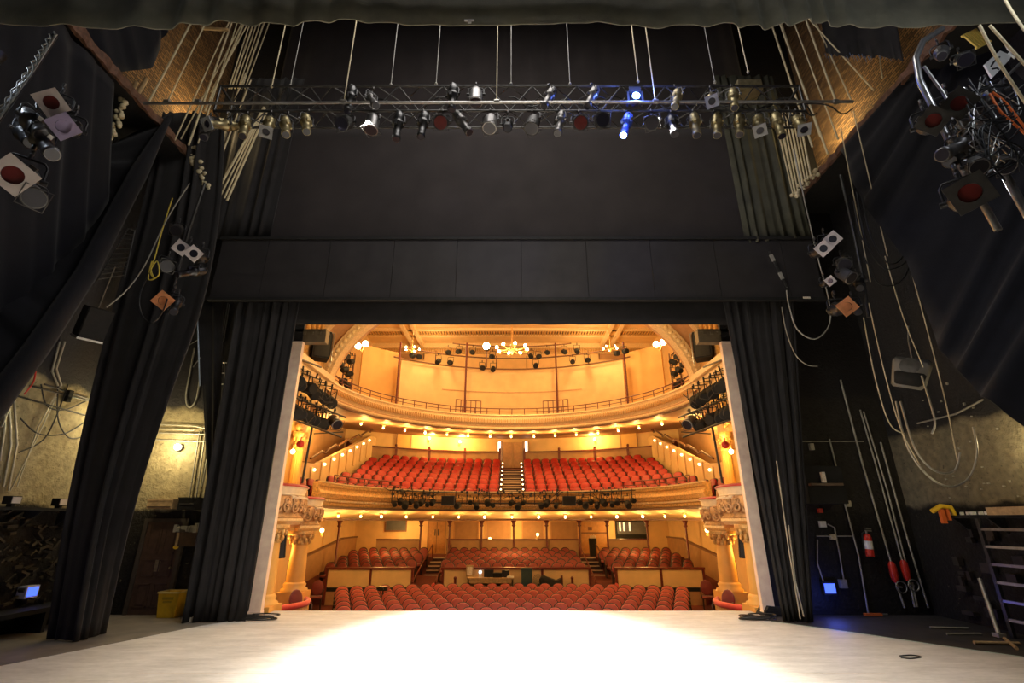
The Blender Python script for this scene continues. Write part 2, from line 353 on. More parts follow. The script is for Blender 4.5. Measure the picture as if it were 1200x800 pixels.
# ------------------------------------------------------------------ drapes
def lerp(pl, t):
    n = len(pl)-1; k = min(int(t*n), n-1); f = t*n-k
    return pl[k]*(1-f)+pl[k+1]*f
def drape(name, top, bot, pleats, amp, m, label, nv=14, nrm=None, flare=1.0, ragged=0, group=None, cat='curtain', seed=0, thick=.014, parent=None, mids=()):
    top = [Vector(p) for p in top]; bot = [Vector(p) for p in bot]; rows = [top]+[[Vector(p) for p in r_] for r_ in mids]+[bot]
    def at(u, v):
        q = [lerp(r_, u) for r_ in rows]
        if len(q) == 2: return lerp(q, v)
        m_ = len(q)-1; k = min(int(v*m_), m_-1); f = v*m_-k; a0, a1, a2, a3 = q[max(k-1, 0)], q[k], q[k+1], q[min(k+2, m_)]
        return .5*((2*a1)+(a2-a0)*f+(2*a0-5*a1+4*a2-a3)*f*f+(3*a1-a0-3*a2+a3)*f**3)
    rr = random.Random(seed*31+5)
    nu = max(12, int(pleats*10)); vs = []; ph = [rr.uniform(0, 6.28) for _ in range(6)]; wob = [rr.uniform(-1, 1) for _ in range(nu+1)]
    for j in range(nv+1):
        v = j/nv
        for i in range(nu+1):
            u = i/nu; p = at(u, v)
            du = lerp(top, min(1, u+.02))*(1-v)+lerp(bot, min(1, u+.02))*v - lerp(top, max(0, u-.02))*(1-v)-lerp(bot, max(0, u-.02))*v
            dv = lerp(bot, u)-lerp(top, u)
            n = Vector(nrm) if nrm else du.cross(dv).normalized()
            w = u*pleats*2*PI + .9*math.sin(2.3*u*6.28+ph[0]) + .5*math.sin(3*v+ph[1]+4*u)
            a = amp*(.55+.45*math.sin(u*11+ph[2]))*((1-v)*.75+v*flare)
            d = a*(math.sin(w)+.35*math.sin(2.1*w+ph[3]+v))
            p = p + n*d
            if ragged and j == nv: p = p + Vector((0, 0, ragged*wob[i]))
            vs.append(p)
    b = MB(); b.add(vs, [(j*(nu+1)+i, j*(nu+1)+i+1, (j+1)*(nu+1)+i+1, (j+1)*(nu+1)+i) for j in range(nv) for i in range(nu)], True)
    o = b.build(name, m, parent)
    md = o.modifiers.new('thickness', 'SOLIDIFY'); md.thickness = thick; md.offset = 0
    if label: tag(o, label, cat, group)
    return o
# pleated olive-black border close overhead
tp = []; bt = []
edge = [(-80, 24), (60, 30), (180, 34), (245, 26), (330, 29), (400, 23), (480, 29), (560, 30), (640, 28), (700, 26), (760, 32), (850, 28), (900, 32), (950, 24), (985, 31), (1060, 32), (1150, 28), (1280, 24)]
for x, y in edge:
    p = P(x, y, 5.0); bt.append(p); tp.append(p+Vector((0, 0, 3.4)))
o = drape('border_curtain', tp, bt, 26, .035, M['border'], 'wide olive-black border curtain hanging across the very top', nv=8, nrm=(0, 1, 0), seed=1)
b = MB(); b.tube([P(-80, 12, 5.2), P(1280, 12, 5.2)], .024, 8); b.build('batten', M['darksteel'], o)
b = MB(); q = P(550, 24, 4.93); b.box(q.x-.07, q.x+.07, q.y-.01, q.y, q.z-.02, q.z+.015); b.box(q.x-.02, q.x+.03, q.y-.01, q.y, q.z-.06, q.z); b.build('label_patch', M['white'], o)
# tall black cloth behind the truss: pleated above, flat painted header cloth below
p0, p1 = P(262, 281, 11.75), P(948, 281, 11.75)
drape('flat_border_cloth', [(p0.x, 11.75, 13.2), (p1.x, 11.75, 13.2)], [(p0.x, 11.75, p0.z-.25), (p1.x, 11.75, p1.z-.25)], 9, .012, M['drape_flat'],
      'smooth black border cloth directly above the seamed header panel', nv=10, nrm=(0, -1, 0), seed=2)
drape('upstage_black_cloth', [(-7.6, 12.2, 21), (7.6, 12.2, 21)], [(-7.6, 12.2, 12.2), (7.6, 12.2, 12.2)], 17, .05, M['drape_flat'],
      'tall pleated black cloth rising behind the overhead truss', nv=8, nrm=(0, -1, 0), seed=3)
# seamed hard header
t = thing('header_panel', 'long hard black header panel with vertical seams above the opening', 'panel', (0, 11.5, 7.4))
xs = [P(x, 315, 11.5).x for x in (254, 310, 384, 460, 535, 611, 688, 764, 840, 920, 958)]
z0, z1 = P(600, 350, 11.5).z-7.4, P(600, 281, 11.5).z-7.4
for a, c in zip(xs, xs[1:]):
    b = MB(); b.box(a+.006, c-.006, -.03, .02, z0, z1); b.build('panel', M['hard'], t)
b = MB(); b.box(xs[0]-.05, xs[-1]+.05, -.07, .05, z1-.015, z1+.06); b.build('top_rail', M['matte'], t)
b = MB(); b.box(xs[0]-.05, xs[-1]+.05, -.07, .05, z0-.06, z0+.015); b.build('bottom_rail', M['matte'], t)
q = P(946, 347, 11.4)
b = MB(); b.box(q.x-.1, q.x+.08, -.09, -.072, z0-.03, z0+.02); b.build('paper_tag', M['paper'], t)
q = P(912, 315, 11.4); b = MB(T=Matrix.Rotation(math.radians(-22), 4, 'Y'))
pt = thing('taped_batten', 'narrow grey taped batten on the right end of the header panel', 'batten', (q.x, 11.42, q.z), 0)
pt.rotation_euler = (0, math.radians(-14), 0)
b = MB(); b.box(-.025, .025, -.02, .02, -.55, .55); b.build('bar', M['darksteel'], pt)
for z_ in (-.3, .25): b = MB(); b.box(-.035, .035, -.03, .03, z_, z_+.2); b.build('tape_wrap', M['greycable'], pt)
zb = P(600, 380, 11.9).z
drape('teaser_curtain', [(-6.2, 11.9, 8.0), (6.2, 11.9, 8.0)], [(-5.75, 11.9, zb), (5.75, 11.9, zb)], 10, .02, M['drape'], 'low black teaser curtain under the header panel', nv=6, nrm=(0, -1, 0), seed=4)
# tormentor legs either side of the opening
q0, q1 = PZ(216, 731), PZ(298, 724)
drape('tormentor_curtain', [(-7.2, 11.7, 9), (-5.55, 11.7, 9)], [(-6.85, 11.62, .02), (-5.62, 11.75, .02)], 7, .09, M['drape'],
      'black tormentor curtain left of the proscenium opening, beside the yellow bin', nv=18, seed=5, nrm=(0, -1, 0))
drape('tormentor_curtain', [(5.5, 11.7, 9), (7.6, 11.7, 9)], [(5.72, 11.75, .02), (6.3, 11.65, .02)], 7, .09, M['drape'],
      'black tormentor curtain right of the proscenium opening', nv=18, seed=6, nrm=(0, -1, 0))
# left leg, long black
drape('leg_curtain', [P(192, 132, 10.1), P(230, 132, 10.1), P(264, 140, 10.1)], [PZ(60, 748, .02), PZ(92, 751, .02), PZ(124, 741, .02)], 6, .08, M['drape'],
      'long black leg curtain reaching the stage floor at far left', nv=28, seed=7, flare=.8,
      mids=[[P(x0, y, d), P((x0+x1)/2, y+2, d-.05), P(x1, y, d)] for x0, x1, y, d in ((166, 258, 250, 10.1), (136, 238, 355, 10.05), (108, 198, 470, 9.95), (82, 157, 600, 9.9))])
# dark swagged drapes at the sides
drape('swagged_curtain', [P(x, y, d) for x, y, d in ((120, 175, 9.2), (60, 200, 8.6), (-30, 230, 7.9), (-110, 280, 7.2), (-190, 350, 6.6))],
      [P(x, y, d) for x, y, d in ((200, 132, 9.2), (150, 222, 8.6), (100, 320, 7.9), (45, 400, 7.2), (-30, 500, 6.6))], 7, .05, M['velour'],
      'dark swagged curtain pulled back diagonally at upper left', nv=14, seed=8)
b = MB(); pts = [P(x, y, d) for x, y, d in ((198, 138, 9.1), (176, 178, 8.85), (150, 226, 8.5), (100, 322, 7.8), (45, 405, 7.1), (-30, 505, 6.5))]
sp = []
for i in range(41):
    sp.append(lerp(pts, i/40))
b.tube(sp, [.05+.11*min(1, i/12) for i in range(41)], 10)
tag(b.build('rolled_curtain_edge', M['velour']), 'thick rolled curtain edge running diagonally down at far left', 'curtain')
drape('masking_curtain', [PX(-60, -118, -8.15), PX(60, 15, -8.15), PX(134, 97, -8.15)], [PX(-60, 480, -8.15), PX(50, 350, -8.15), PX(128, 236, -8.15)], 5, .06, M['velour'],
      'dark masking curtain behind the boom of lanterns at upper left', nv=12, seed=9)
drape('swagged_curtain', [P(x, y, d) for x, y, d in ((1072, 78, 7.6), (1130, 40, 7.2), (1200, 20, 6.9), (1290, 20, 6.5), (1380, 120, 6.1), (1420, 300, 5.7))],
      [P(x, y, d) for x, y, d in ((985, 176, 9.2), (1012, 240, 8.6), (1062, 305, 8.0), (1102, 410, 7.3), (1153, 467, 6.5), (1290, 560, 5.7))], 8, .07, M['velour'],
      'large black swagged curtain sweeping down to the right edge', nv=16, seed=10)

# pleated side cloths up beside the flat border cloth
drape('side_cloth', [(-8.6, 11.6, 15), (-6.5, 11.6, 15)], [(-8.6, 11.6, 9.2), (-6.6, 11.6, 9.3)], 6, .07, M['drape'], 'pleated dark cloth beside fly ropes at upper left', nv=8, nrm=(0, -1, 0), seed=12)
drape('side_cloth', [(6.3, 11.5, 15), (8.1, 11.5, 15)], [(6.3, 11.5, 9.0), (8.1, 11.5, 9.2)], 7, .07, mat('olive_grey_cloth', (.06, .058, .04), .9, spec=.2, noise=.3, nscale=2.5, bump=.2, bscale=60), 'pleated olive-grey cloth beside fly ropes at upper right', nv=8, nrm=(0, -1, 0), seed=13)
drape('wrapped_strip', [P(232, 350, 11.9), P(262, 352, 11.9)], [P(243, 560, 11.9), P(256, 560, 11.9)], 2, .04, M['drape'], 'narrow gathered black cloth strip between left leg and tormentor', nv=12, seed=14, nrm=(0, -1, 0))
b = MB(); b.cyl(P(231, 362, 11.85), P(234, 452, 11.85), .018, n=8); tag(b.build('pale_pole', mat('pale_blue_pole', (.35, .42, .5), .4, metal=.4)), 'thin pale pole beside the gathered black strip', 'pole')
# masking cloth with frayed end high at right
drape('frayed_cloth', [P(950, -60, 9.2), P(1036, -60, 8.2)], [P(968, 62, 9.2), P(985, 66, 9.0), P(1010, 66, 8.8), P(1040, 68, 8.4), P(1058, 70, 8.1)], 4, .03, M['drape'],
      'frayed black cloth end high at upper right over bricks', nv=6, seed=15, ragged=.06)
bl = MB()
for i in range(26):
    x = 968+i*3.6; q = P(x, 66+R.uniform(-2, 4), 9.2-i*.038); bl.cyl(q+Vector((0, 0, .1)), q-Vector((R.uniform(-.03, .03), 0, R.uniform(.02, .12))), .008, .003, n=5)
o = bl.build('frayed_fringe', mat('blue_lit_thread', (.10, .16, .30), .8)); tag(o, 'ragged blue-lit fringe below the frayed cloth', 'fringe'); o['kind'] = 'stuff'  # blue light on black threads, put into their colour
drape('high_masking_cloth', [PX(30, -70, -8.45), PX(120, -70, -8.45), PX(205, -70, -8.45)], [PX(70, 40, -8.45), PX(128, 86, -8.45), PX(178, 80, -8.45), PX(196, 34, -8.45)], 5, .05, M['velour'],
      'black masking cloth high at upper left over the gallery', nv=8, seed=21)
# ------------------------------------------------------------------ fly ropes
def ropes(px, D, g, where, r=.022, m='rope', ext=1.6):
    for i, (x0, y0, x1, y1) in enumerate(px):
        d = D[i] if isinstance(D, list) else D
        a, c = P(x0, y0, d), P(x1, y1, d); c = a+(c-a)*ext
        b = MB(); b.tube([a+(c-a)*(k/6)+Vector((0, 0, 0)) for k in range(7)], r*(.8 if i % 3 else 1.15), 6)
        tag(b.build('fly_rope', M[m]), 'pale fly rope %s, %s' % (where, side_ord(i, len(px))+' of its bundle'), 'rope', g)
ropes([(174, 120, 219, 36), (196, 120, 241, 27), (205, 164, 262, 40), (221, 170, 268, 36), (232, 168, 275, 36), (212, 163, 279, 36), (240, 130, 282, 36), (247, 108, 286, 36), (268, 104, 290, 36), (271, 104, 294, 36), (275, 104, 298, 36), (279, 104, 302, 36), (283, 104, 306, 36), (287, 104, 312, 36)],
      [9.0, 9.1, 9.6, 9.8, 9.9, 10.0, 10.1, 10.2, 10.3, 10.4, 10.5, 10.6, 10.7, 10.8], 'fly ropes at upper left', 'at upper left before bricks')
ropes([(255, 223, 288, 164), (259, 228, 290, 166), (263, 232, 292, 168), (266, 235, 294, 172), (242, 200, 270, 130), (248, 212, 276, 140)], [10.6, 10.7, 10.8, 10.9, 10.4, 10.5], 'lower fly ropes at left', 'tied off low at left gallery', r=.026, ext=1.7)
ropes([(952, 172, 908, 40), (961, 160, 920, 40), (982, 163, 934, 36), (979, 117, 947, 30), (999, 121, 962, 40), (1024, 106, 955, 30), (970, 180, 926, 60), (1034, 92, 1030, 60)], [9.9, 9.8, 9.4, 9.3, 9.2, 9.0, 9.6, 9.0],
      'fly ropes at upper right', 'at upper right before bricks', ext=1.3)
ropes([(932, 226, 912, 132), (935, 224, 916, 130), (938, 220, 920, 132), (941, 216, 924, 132), (944, 213, 928, 132), (947, 210, 932, 134), (950, 205, 937, 140), (930, 230, 906, 130)], [10.9, 10.85, 10.8, 10.75, 10.7, 10.6, 10.5, 10.95],
      'lower fly ropes at right', 'tied off low at right gallery', ext=1.0)
b = MB()
for i in range(26):
    t_ = i/25; q = P(930+t_*28, 230-t_*32, 10.9); b.ball(q+Vector((R.uniform(-.1, .1), -.08, R.uniform(-.08, .08))), R.uniform(.03, .07), 6)
o = b.build('rope_knots', M['rope']); tag(o, 'clustered rope knots on the right gallery edge', 'knots'); o['kind'] = 'stuff'
b = MB()
for i in range(40):
    t_ = i/39; q = P(222+t_*22, 178+t_*42, 10.2); b.ball(q+Vector((R.uniform(-.12, .12), -.1, R.uniform(-.12, .2))), R.uniform(.03, .08), 6)
o = b.build('rope_knots', M['rope']); tag(o, 'clustered rope knots on the left gallery edge', 'knots'); o['kind'] = 'stuff'
b = MB()
for i in range(26):
    t_ = i/25; q = P(146-t_*16, 112+t_*52, 8.3); b.ball(q+Vector((R.uniform(-.1, .1), 0, R.uniform(-.1, .1))), R.uniform(.03, .07), 6)
o = b.build('rope_knots', M['rope']); tag(o, 'bright rope knots beside small brick patch at upper left', 'knots'); o['kind'] = 'stuff'
b = MB(); b.tube([P(236, 33, 9.3), P(268, 35, 9.3)], .045, 6); tag(b.build('timber_bar', M['plank']), 'short pale timber bar under the border at upper left', 'bar')
b = MB(); b.tube([P(140, 96, 8.8), P(167, 121, 9.2)], .06, 6); tag(b.build('gallery_strut', M['darkwood']), 'dark timber strut before brick patch at upper left', 'strut')
b = MB()
for i in range(3): b.tube([P(172-i*12, 92+i*4, 9.3), P(160-i*10, 112+i*5, 9.3)], .05, 6)
tag(b.build('gallery_baluster', M['plank']), 'pale timber balusters before brick patch at upper left', 'balusters')
# =================================================================== STAGE LANTERNS
def yoke_mb(w, drop):
    b = MB(); b.tube([(-w, 0, -drop), (-w, 0, -.13), (-w*.8, 0, -.09), (w*.8, 0, -.09), (w, 0, -.13), (w, 0, -drop)], .011, 6)
    b.cyl((-w-.03, 0, -drop), (-w+.02, 0, -drop), .025, n=8); b.cyl((w-.02, 0, -drop), (w+.03, 0, -drop), .025, n=8); return b
def clamp_mb():
    b = MB(); b.tube([(0, -.035, -.02), (0, -.04, .02), (0, -.01, .045), (0, .03, .03), (0, .035, -.02), (0, 0, -.05)], .016, 6); b.cyl((0, 0, -.05), (0, 0, -.10), .014, n=8); return b
def plate_mb(w, hole, y):    # square frame with a round hole
    b = MB(); n = 24; vs = []
    for yy in (y-.008, y+.008):
        for k in range(n):
            a = 2*PI*k/n; c, s_ = math.cos(a), math.sin(a); m_ = max(abs(c), abs(s_)); vs.append((w*c/m_, yy, w*s_/m_))
        for k in range(n):
            a = 2*PI*k/n; vs.append((hole*math.cos(a), yy, hole*math.sin(a)))
    q = 2*n; fs = []
    for k in range(n):
        k1 = (k+1) % n
        fs += [(k, k1, n+k1, n+k), (q+k, q+n+k, q+n+k1, q+k1), (k, q+k, q+k1, k1), (n+k, n+k1, q+n+k1, q+n+k)]
    return b.add(vs, fs)
def make_profile(body_m, lens_m, plate_m, nm='profile_spotlight'):
    t = thing(nm, 'spotlight', 'stage light'); D0 = .27
    clamp_mb().build('clamp', M['darksteel'], t); yoke_mb(.125, D0).build('yoke', M['black'], t)
    b = MB(); b.lathe([(.0, 0), (.05, .0), (.075, .04), (.095, .10), (.10, .20), (.085, .23), (.085, .27), (.11, .28), (.11, .34), (.075, .36), (.072, .62), (.082, .63), (.082, .70), (.07, .71)], n=14)
    b2 = MB(T=Matrix.Translation((0, .30, 0)) @ Matrix.Rotation(PI/2, 4, 'X')); b2.add(b.v, b.f); b2.sm = b.sm
    b2.T = Matrix.Identity(4); b2.cbox((0, -.06, .10), .05, .10, .05); b2.cbox((.10, -.02, 0), .05, .05, .03)
    bd = b2.build('body', body_m, t, (0, 0, -D0))
    b = MB(); b.cyl((0, -.412, 0), (0, -.395, 0), .066, n=16); b.build('lens', lens_m, bd)
    if plate_m: plate_mb(.115, .068, -.43).build('gel_frame', plate_m, bd)
    return t
def make_par(body_m, lens_m, nm='par_can'):
    t = thing(nm, 'par', 'stage light'); D0 = .25
    clamp_mb().build('clamp', M['darksteel'], t); yoke_mb(.155, D0).build('yoke', M['black'], t)
    b = MB(); b.lathe([(0, 0), (.06, 0), (.09, .03), (.115, .10), (.13, .12), (.13, .38), (.14, .385), (.14, .40), (.125, .40)], n=16)
    b2 = MB(T=Matrix.Translation((0, .16, 0)) @ Matrix.Rotation(PI/2, 4, 'X')); b2.add(b.v, b.f); b2.sm = b.sm
    bd = b2.build('body', body_m, t, (0, 0, -D0))
    b = MB(); b.cyl((0, -.246, 0), (0, -.235, 0), .12, n=16); b.build('lens', lens_m, bd)
    b = MB(); b.tube([(-.14, -.24, .14), (.14, -.24, .14), (.14, -.24, -.14), (-.14, -.24, -.14), (-.14, -.24, .14)], .008, 5); b.build('colour_frame', M['darksteel'], bd)
    return t
FAR = (0, -60, -20)
PROTO = {}
for k, f in {'pro': lambda: make_profile(M['black'], M['lens'], None), 'proframe': lambda: make_profile(M['black'], M['lens'], M['gelplate'], 'framed_spotlight'),
             'brass': lambda: make_profile(M['brassy'], M['lens'], None), 'brassframe': lambda: make_profile(M['brassy'], M['lens'], M['plategrey'], 'framed_spotlight'),
             'steel': lambda: make_profile(mat('grey_housing', (.15, .145, .14), .38, metal=.7, noise=.3), M['lens'], None), 'redframe': lambda: make_profile(M['black'], M['lensred'], M['gelplate'], 'framed_spotlight'),
             'lavframe': lambda: make_profile(M['black'], M['lenslav'], M['lenslav'], 'framed_spotlight'), 'amberframe': lambda: make_profile(M['black'], M['lensamber'], M['lensamber'], 'framed_spotlight'),
             'darkframe': lambda: make_profile(M['darksteel'], M['lensred'], M['darksteel'], 'framed_spotlight'),
             'par': lambda: make_par(M['darksteel'], M['lens']), 'parred': lambda: make_par(M['black'], M['lensred']), 'parsteel': lambda: make_par(mat('silver_housing', (.28, .275, .27), .36, metal=.8, noise=.2), M['lens']),
             'blue': lambda: make_profile(mat('blue_lit_housing', (.08, .14, .5), .3, metal=.4), M['ledblue'], None)}.items():
    PROTO[k] = f(); PROTO[k].location = FAR
def lantern(kind, loc, yaw, tilt, label, group, sc_=1.0):
    r, parts = dup(PROTO[kind], loc, (0, 0, yaw), label, group, sc_)
    bd = parts['body']; bd.rotation_euler = (tilt, 0, 0)
    return r
# ------------------------------------------------------------------ overhead truss and its pipe
TD = 7.8
tx0, tx1 = P(255, 115, TD).x, P(940, 115, TD).x; zt, zl = P(600, 101, TD).z, P(600, 130, TD).z
t = thing('lighting_truss', 'long black box truss across the stage carrying spotlights', 'truss', ((tx0+tx1)/2, TD, zl))
hw = (tx1-tx0)/2; H = zt-zl
for yy in (0, .45):
    for zz in (0, H):
        b = MB(); b.cyl((-hw, yy, zz), (hw, yy, zz), .026, n=8); b.build('chord', M['darksteel'], t)
n = 26
for yy, zz0, zz1 in ((0, 0, H), (.45, 0, H)):
    b = MB()
    for i in range(n):
        x0, x1 = -hw+i*2*hw/n, -hw+(i+1)*2*hw/n
        b.cyl((x0, yy, zz0 if i % 2 else zz1), (x1, yy, zz1 if i % 2 else zz0), .014, n=6)
    b.build('lacing', M['darksteel'], t)
for zz in (0, H):
    b = MB()
    for i in range(n):
        x0, x1 = -hw+i*2*hw/n, -hw+(i+1)*2*hw/n; b.cyl((x0, 0 if i % 2 else .45, zz), (x1, .45 if i % 2 else 0, zz), .012, n=6)
    b.build('cross_bracing', M['darksteel'], t)
for s in (-1, 1):
    b = MB()
    for a, c in (((0, 0), (0, H)), ((.45, 0), (.45, H)), ((0, 0), (.45, 0)), ((0, H), (.45, H))): b.cyl((s*hw, a[0], a[1]), (s*hw, c[0], c[1]), .026, n=8)
    b.build('end_frame', M['darksteel'], t)
b = MB(); p0, p1 = P(168, 121, 7.45), P(1000, 119, 7.45); b.cyl(p0, p1, .028, n=10)
for x in (196, 232, 403, 582, 768, 979): q = P(x, 119, 7.45); b.cyl(q-Vector((.05, 0, 0)), q+Vector((.05, 0, 0)), .045, n=8)
tag(b.build('flying_pipe', M['steel']), 'long bright steel pipe in front of the overhead truss', 'pipe')
b = MB()
for k in range(9):
    b = MB(); x = R.uniform(-hw, hw*.9); pts = []
    L = R.uniform(1.2, 2.6)
    for i in range(17): pts.append((x+L*i/16, .2+.12*math.sin(i*.8+k), H*.5+.16*math.sin(i*.55+k*2)+R.uniform(-.02, .02)))
    b.tube(pts, .014, 5); b.build('loomed_cable', M['cable'], t)
b = MB(); b.cbox((P(880, 93, TD).x-t.location.x, .2, H+.12), .5, .3, .26); b.build('junction_box', M['brassy'], t)
for i, (x, y0, y1, D, m) in enumerate(((403, 120, 36, 7.45, 'rope'), (458, 101, 36, 7.8, 'greycable'), (511, 100, 36, 7.9, 'greycable'), (582, 119, 36, 7.45, 'rope'), (599, 100, 36, 7.8, 'greycable'), (668, 100, 36, 7.9, 'greycable'), (748, 97, 36, 7.8, 'rope'), (768, 119, 36, 7.45, 'rope'), (838, 98, 36, 7.9, 'greycable'), (877, 86, 36, 7.8, 'rope'), (318, 103, 36, 7.8, 'rope'), (340, 102, 36, 7.9, 'greycable'))):
    q = P(x, y0, D); b = MB(); b.tube([q, q+Vector((0, 0, 1.2)), q+Vector((0, 0, 4.5))], .013 if m == 'rope' else .009, 6); b.ball(q+Vector((0, 0, .04)), .035, 6)
    tag(b.build('suspension_line', M[m]), '%s suspension line above the %s of the truss' % ('pale' if m == 'rope' else 'thin grey', 'left end' if x < 360 else 'left half' if x < 560 else 'middle' if x < 700 else 'right half'), 'line', 'truss suspension lines')
LBL = {'pro': 'black profile spotlight', 'proframe': 'black spotlight with pale square frame', 'brass': 'brass-coloured profile spotlight', 'brassframe': 'brass-coloured spotlight with pale square frame', 'steel': 'steel profile spotlight',
       'par': 'dark grey par lantern', 'parred': 'black par lantern with red gel', 'parsteel': 'silver par lantern', 'blue': 'profile spotlight glowing blue', 'darkframe': 'dark spotlight with square frame', 'redframe': 'spotlight with red lens and pale frame',
       'lavframe': 'spotlight with lavender gel', 'amberframe': 'spotlight with amber gel'}
TL = [(247, 135, 'steel', -.4, .9), (268, 134, 'brassframe', .3, .35), (290, 133, 'brass', -.5, .9), (318, 132, 'brassframe', -.35, .75), (337, 133, 'brass', -.6, .8), (361, 130, 'brass', -.55, .8),
      (408, 132, 'par', .1, .5), (438, 130, 'parsteel', .25, 1.2), (468, 132, 'pro', .1, 1.3), (497, 131, 'pro', .2, 1.1), (519, 131, 'parred', 0, .5), (541, 129, 'steel', -.9, .75), (575, 130, 'parsteel', .2, 1.0),
      (595, 133, 'pro', 0, .6), (625, 131, 'par', .5, .9), (656, 129, 'steel', .5, .95), (678, 132, 'parred', 0, .45), (703, 131, 'par', 0, .3), (733, 131, 'blue', .7, .9), (763, 131, 'par', .3, .5), (786, 132, 'pro', .2, .9), (812, 131, 'brass', .3, 1.0),
      (838, 131, 'brass', .6, .95), (864, 131, 'brass', .6, .9), (886, 130, 'brassframe', .45, .75), (908, 131, 'brass', .25, 1.05), (932, 130, 'brassframe', .25, .75)]
TL = [(x, y, k, -yaw*1.3, min(1.5, tilt+.32)) for x, y, k, yaw, tilt in TL]
for i, (x, y, k, yaw, tilt) in enumerate(TL):
    lantern(k, P(x, y, TD), yaw, tilt, '%s under the overhead truss, %s along it' % (LBL[k], side_ord(i, len(TL))), 'spotlights under the truss', 1.05)
TU = [(436, 109, 'steel', -.6, .7), (531, 104, 'pro', .2, 1.3), (558, 104, 'parsteel', 0, 1.4), (644, 105, 'steel', .7, .9), (694, 104, 'steel', .8, .9), (792, 106, 'brass', .6, .9), (833, 108, 'brassframe', .4, .6), (858, 106, 'brass', .5, 1.0), (412, 106, 'pro', .2, 1.3)]
TU = [(x, y, k, -yaw*1.3, min(1.5, tilt+.25)) for x, y, k, yaw, tilt in TU]
for i, (x, y, k, yaw, tilt) in enumerate(sorted(TU)):
    lantern(k, P(x, y, TD-.25)+Vector((0, 0, .1)), yaw, tilt, '%s inside the overhead truss, %s there' % (LBL[k], side_ord(i, len(TU))), 'spotlights inside the truss')
q = P(745, 113, 7.5); t = thing('moving_light', 'glaring blue moving light on the overhead truss', 'stage light', q)
b = MB(); b.cbox((0, .1, .2), .24, .2, .12); b.build('base', M['black'], t)
b = MB(); b.box(-.16, -.12, .02, .18, -.08, .16); b.box(.12, .16, .02, .18, -.08, .16); b.build('yoke', M['black'], t)
b = MB(); b.ball((0, .1, 0), .12, 12); b.build('head', M['black'], t); b = MB(); b.cyl((0, -.045, -.01), (0, -.02, -.01), .075, n=14); b.build('lens', M['ledblue'], t)
light('POINT', q+Vector((0, -.2, -.05)), 90, (.12, .22, 1), .06)
# ------------------------------------------------------------------ side booms
def boom(label, a, c, r=.03, m='steel', nm='boom_pipe'):
    b = MB(); pts = [Vector(p) for p in a]; b.tube([lerp(pts, i/24) for i in range(25)] if len(pts) > 2 else pts, r, 10)
    return tag(b.build(nm, M[m]), label, c)
boom('slanting boom pipe wrapped in cable at upper left', [P(64, 42, 4.2), P(36, 86, 4.2), P(-10, 150, 4.2)], 'pipe', .03, 'darksteel')
b = MB()
for k in range(4):
    b.tube([lerp([P(64, 42, 4.18), P(36, 86, 4.16), P(-10, 150, 4.16)], i/30)+Vector((.045*math.sin(i*.7+k*1.6), -.02, .045*math.cos(i*.7+k*1.6))) for i in range(31)], .009, 5)
tag(b.build('wrapped_cable', M['greycable']), 'pale cables wound around the slanting pipe at upper left', 'cable')
def aimed(kind, px, py, D, yaw, tilt, label, s=1.0, roll=0, group=None):    # px, py: where its front face shows
    r = lantern(kind, (0, 0, 0), yaw, tilt, label, group, s)
    bd = [c for c in r.children if c.name.startswith('body')][0]
    bd.rotation_euler = (Matrix.Rotation(tilt, 3, 'X') @ Matrix.Rotation(roll, 3, 'Y')).to_euler()
    d0 = .25 if 'par' in kind else .27; fr_ = .24 if 'par' in kind else .43
    f = Matrix.Rotation(yaw, 3, 'Z') @ (Vector((0, 0, -d0)) + Matrix.Rotation(tilt, 3, 'X') @ Vector((0, -fr_, 0)))
    r.location = P(px, py, D)-f*s
    return r
aimed('redframe', 60, 120, 4.2, 0.75, 0.55, 'framed spotlight with dark red lens on the upper left boom', 1.05, 0.75)
aimed('lavframe', 74, 148, 4.25, 0.7, 0.6, 'framed lavender spotlight under the red-lensed one at upper left', 1, 0.72)
aimed('steel', 50, 160, 4.3, 1.3, 0.75, 'upper of two pale spotlights angled down at far left', 1, 0)
aimed('steel', 62, 182, 4.3, 1.3, 0.75, 'lower of two pale spotlights angled down at far left', 1, 0)
aimed('redframe', 15, 205, 4, 0.75, 0.5, 'large red-gelled spotlight at the left edge', 1.3, 0.5)
aimed('par', 40, 232, 4.2, 1.1, 0.6, 'round par lantern below the red-gelled spotlight at left edge', 0.8, 0)
aimed('pro', 36, 168, 4.6, 1.2, 0.7, 'black spotlight behind the slanting pipe at far left', 0.9, 0)
aimed('brass', 57, 176, 4.7, 1.2, 0.7, 'small brass-coloured spotlight at end of upper left boom', 0.8, 0)
q = P(-14, 76, 4.2); t = thing('bare_work_light', 'glaring white work light at the upper left edge', 'stage light', q)
b = MB(); b.lathe([(.05, 0), (.09, .1), (.11, .2)], n=14); b.build('housing', M['black'], t); b = MB(); b.ball((0, -.05, .05), .08, 10); b.build('lamp', M['coolwhite'], t)
light('POINT', q+Vector((.1, -.25, -.1)), 12, (.75, .86, 1), .08)
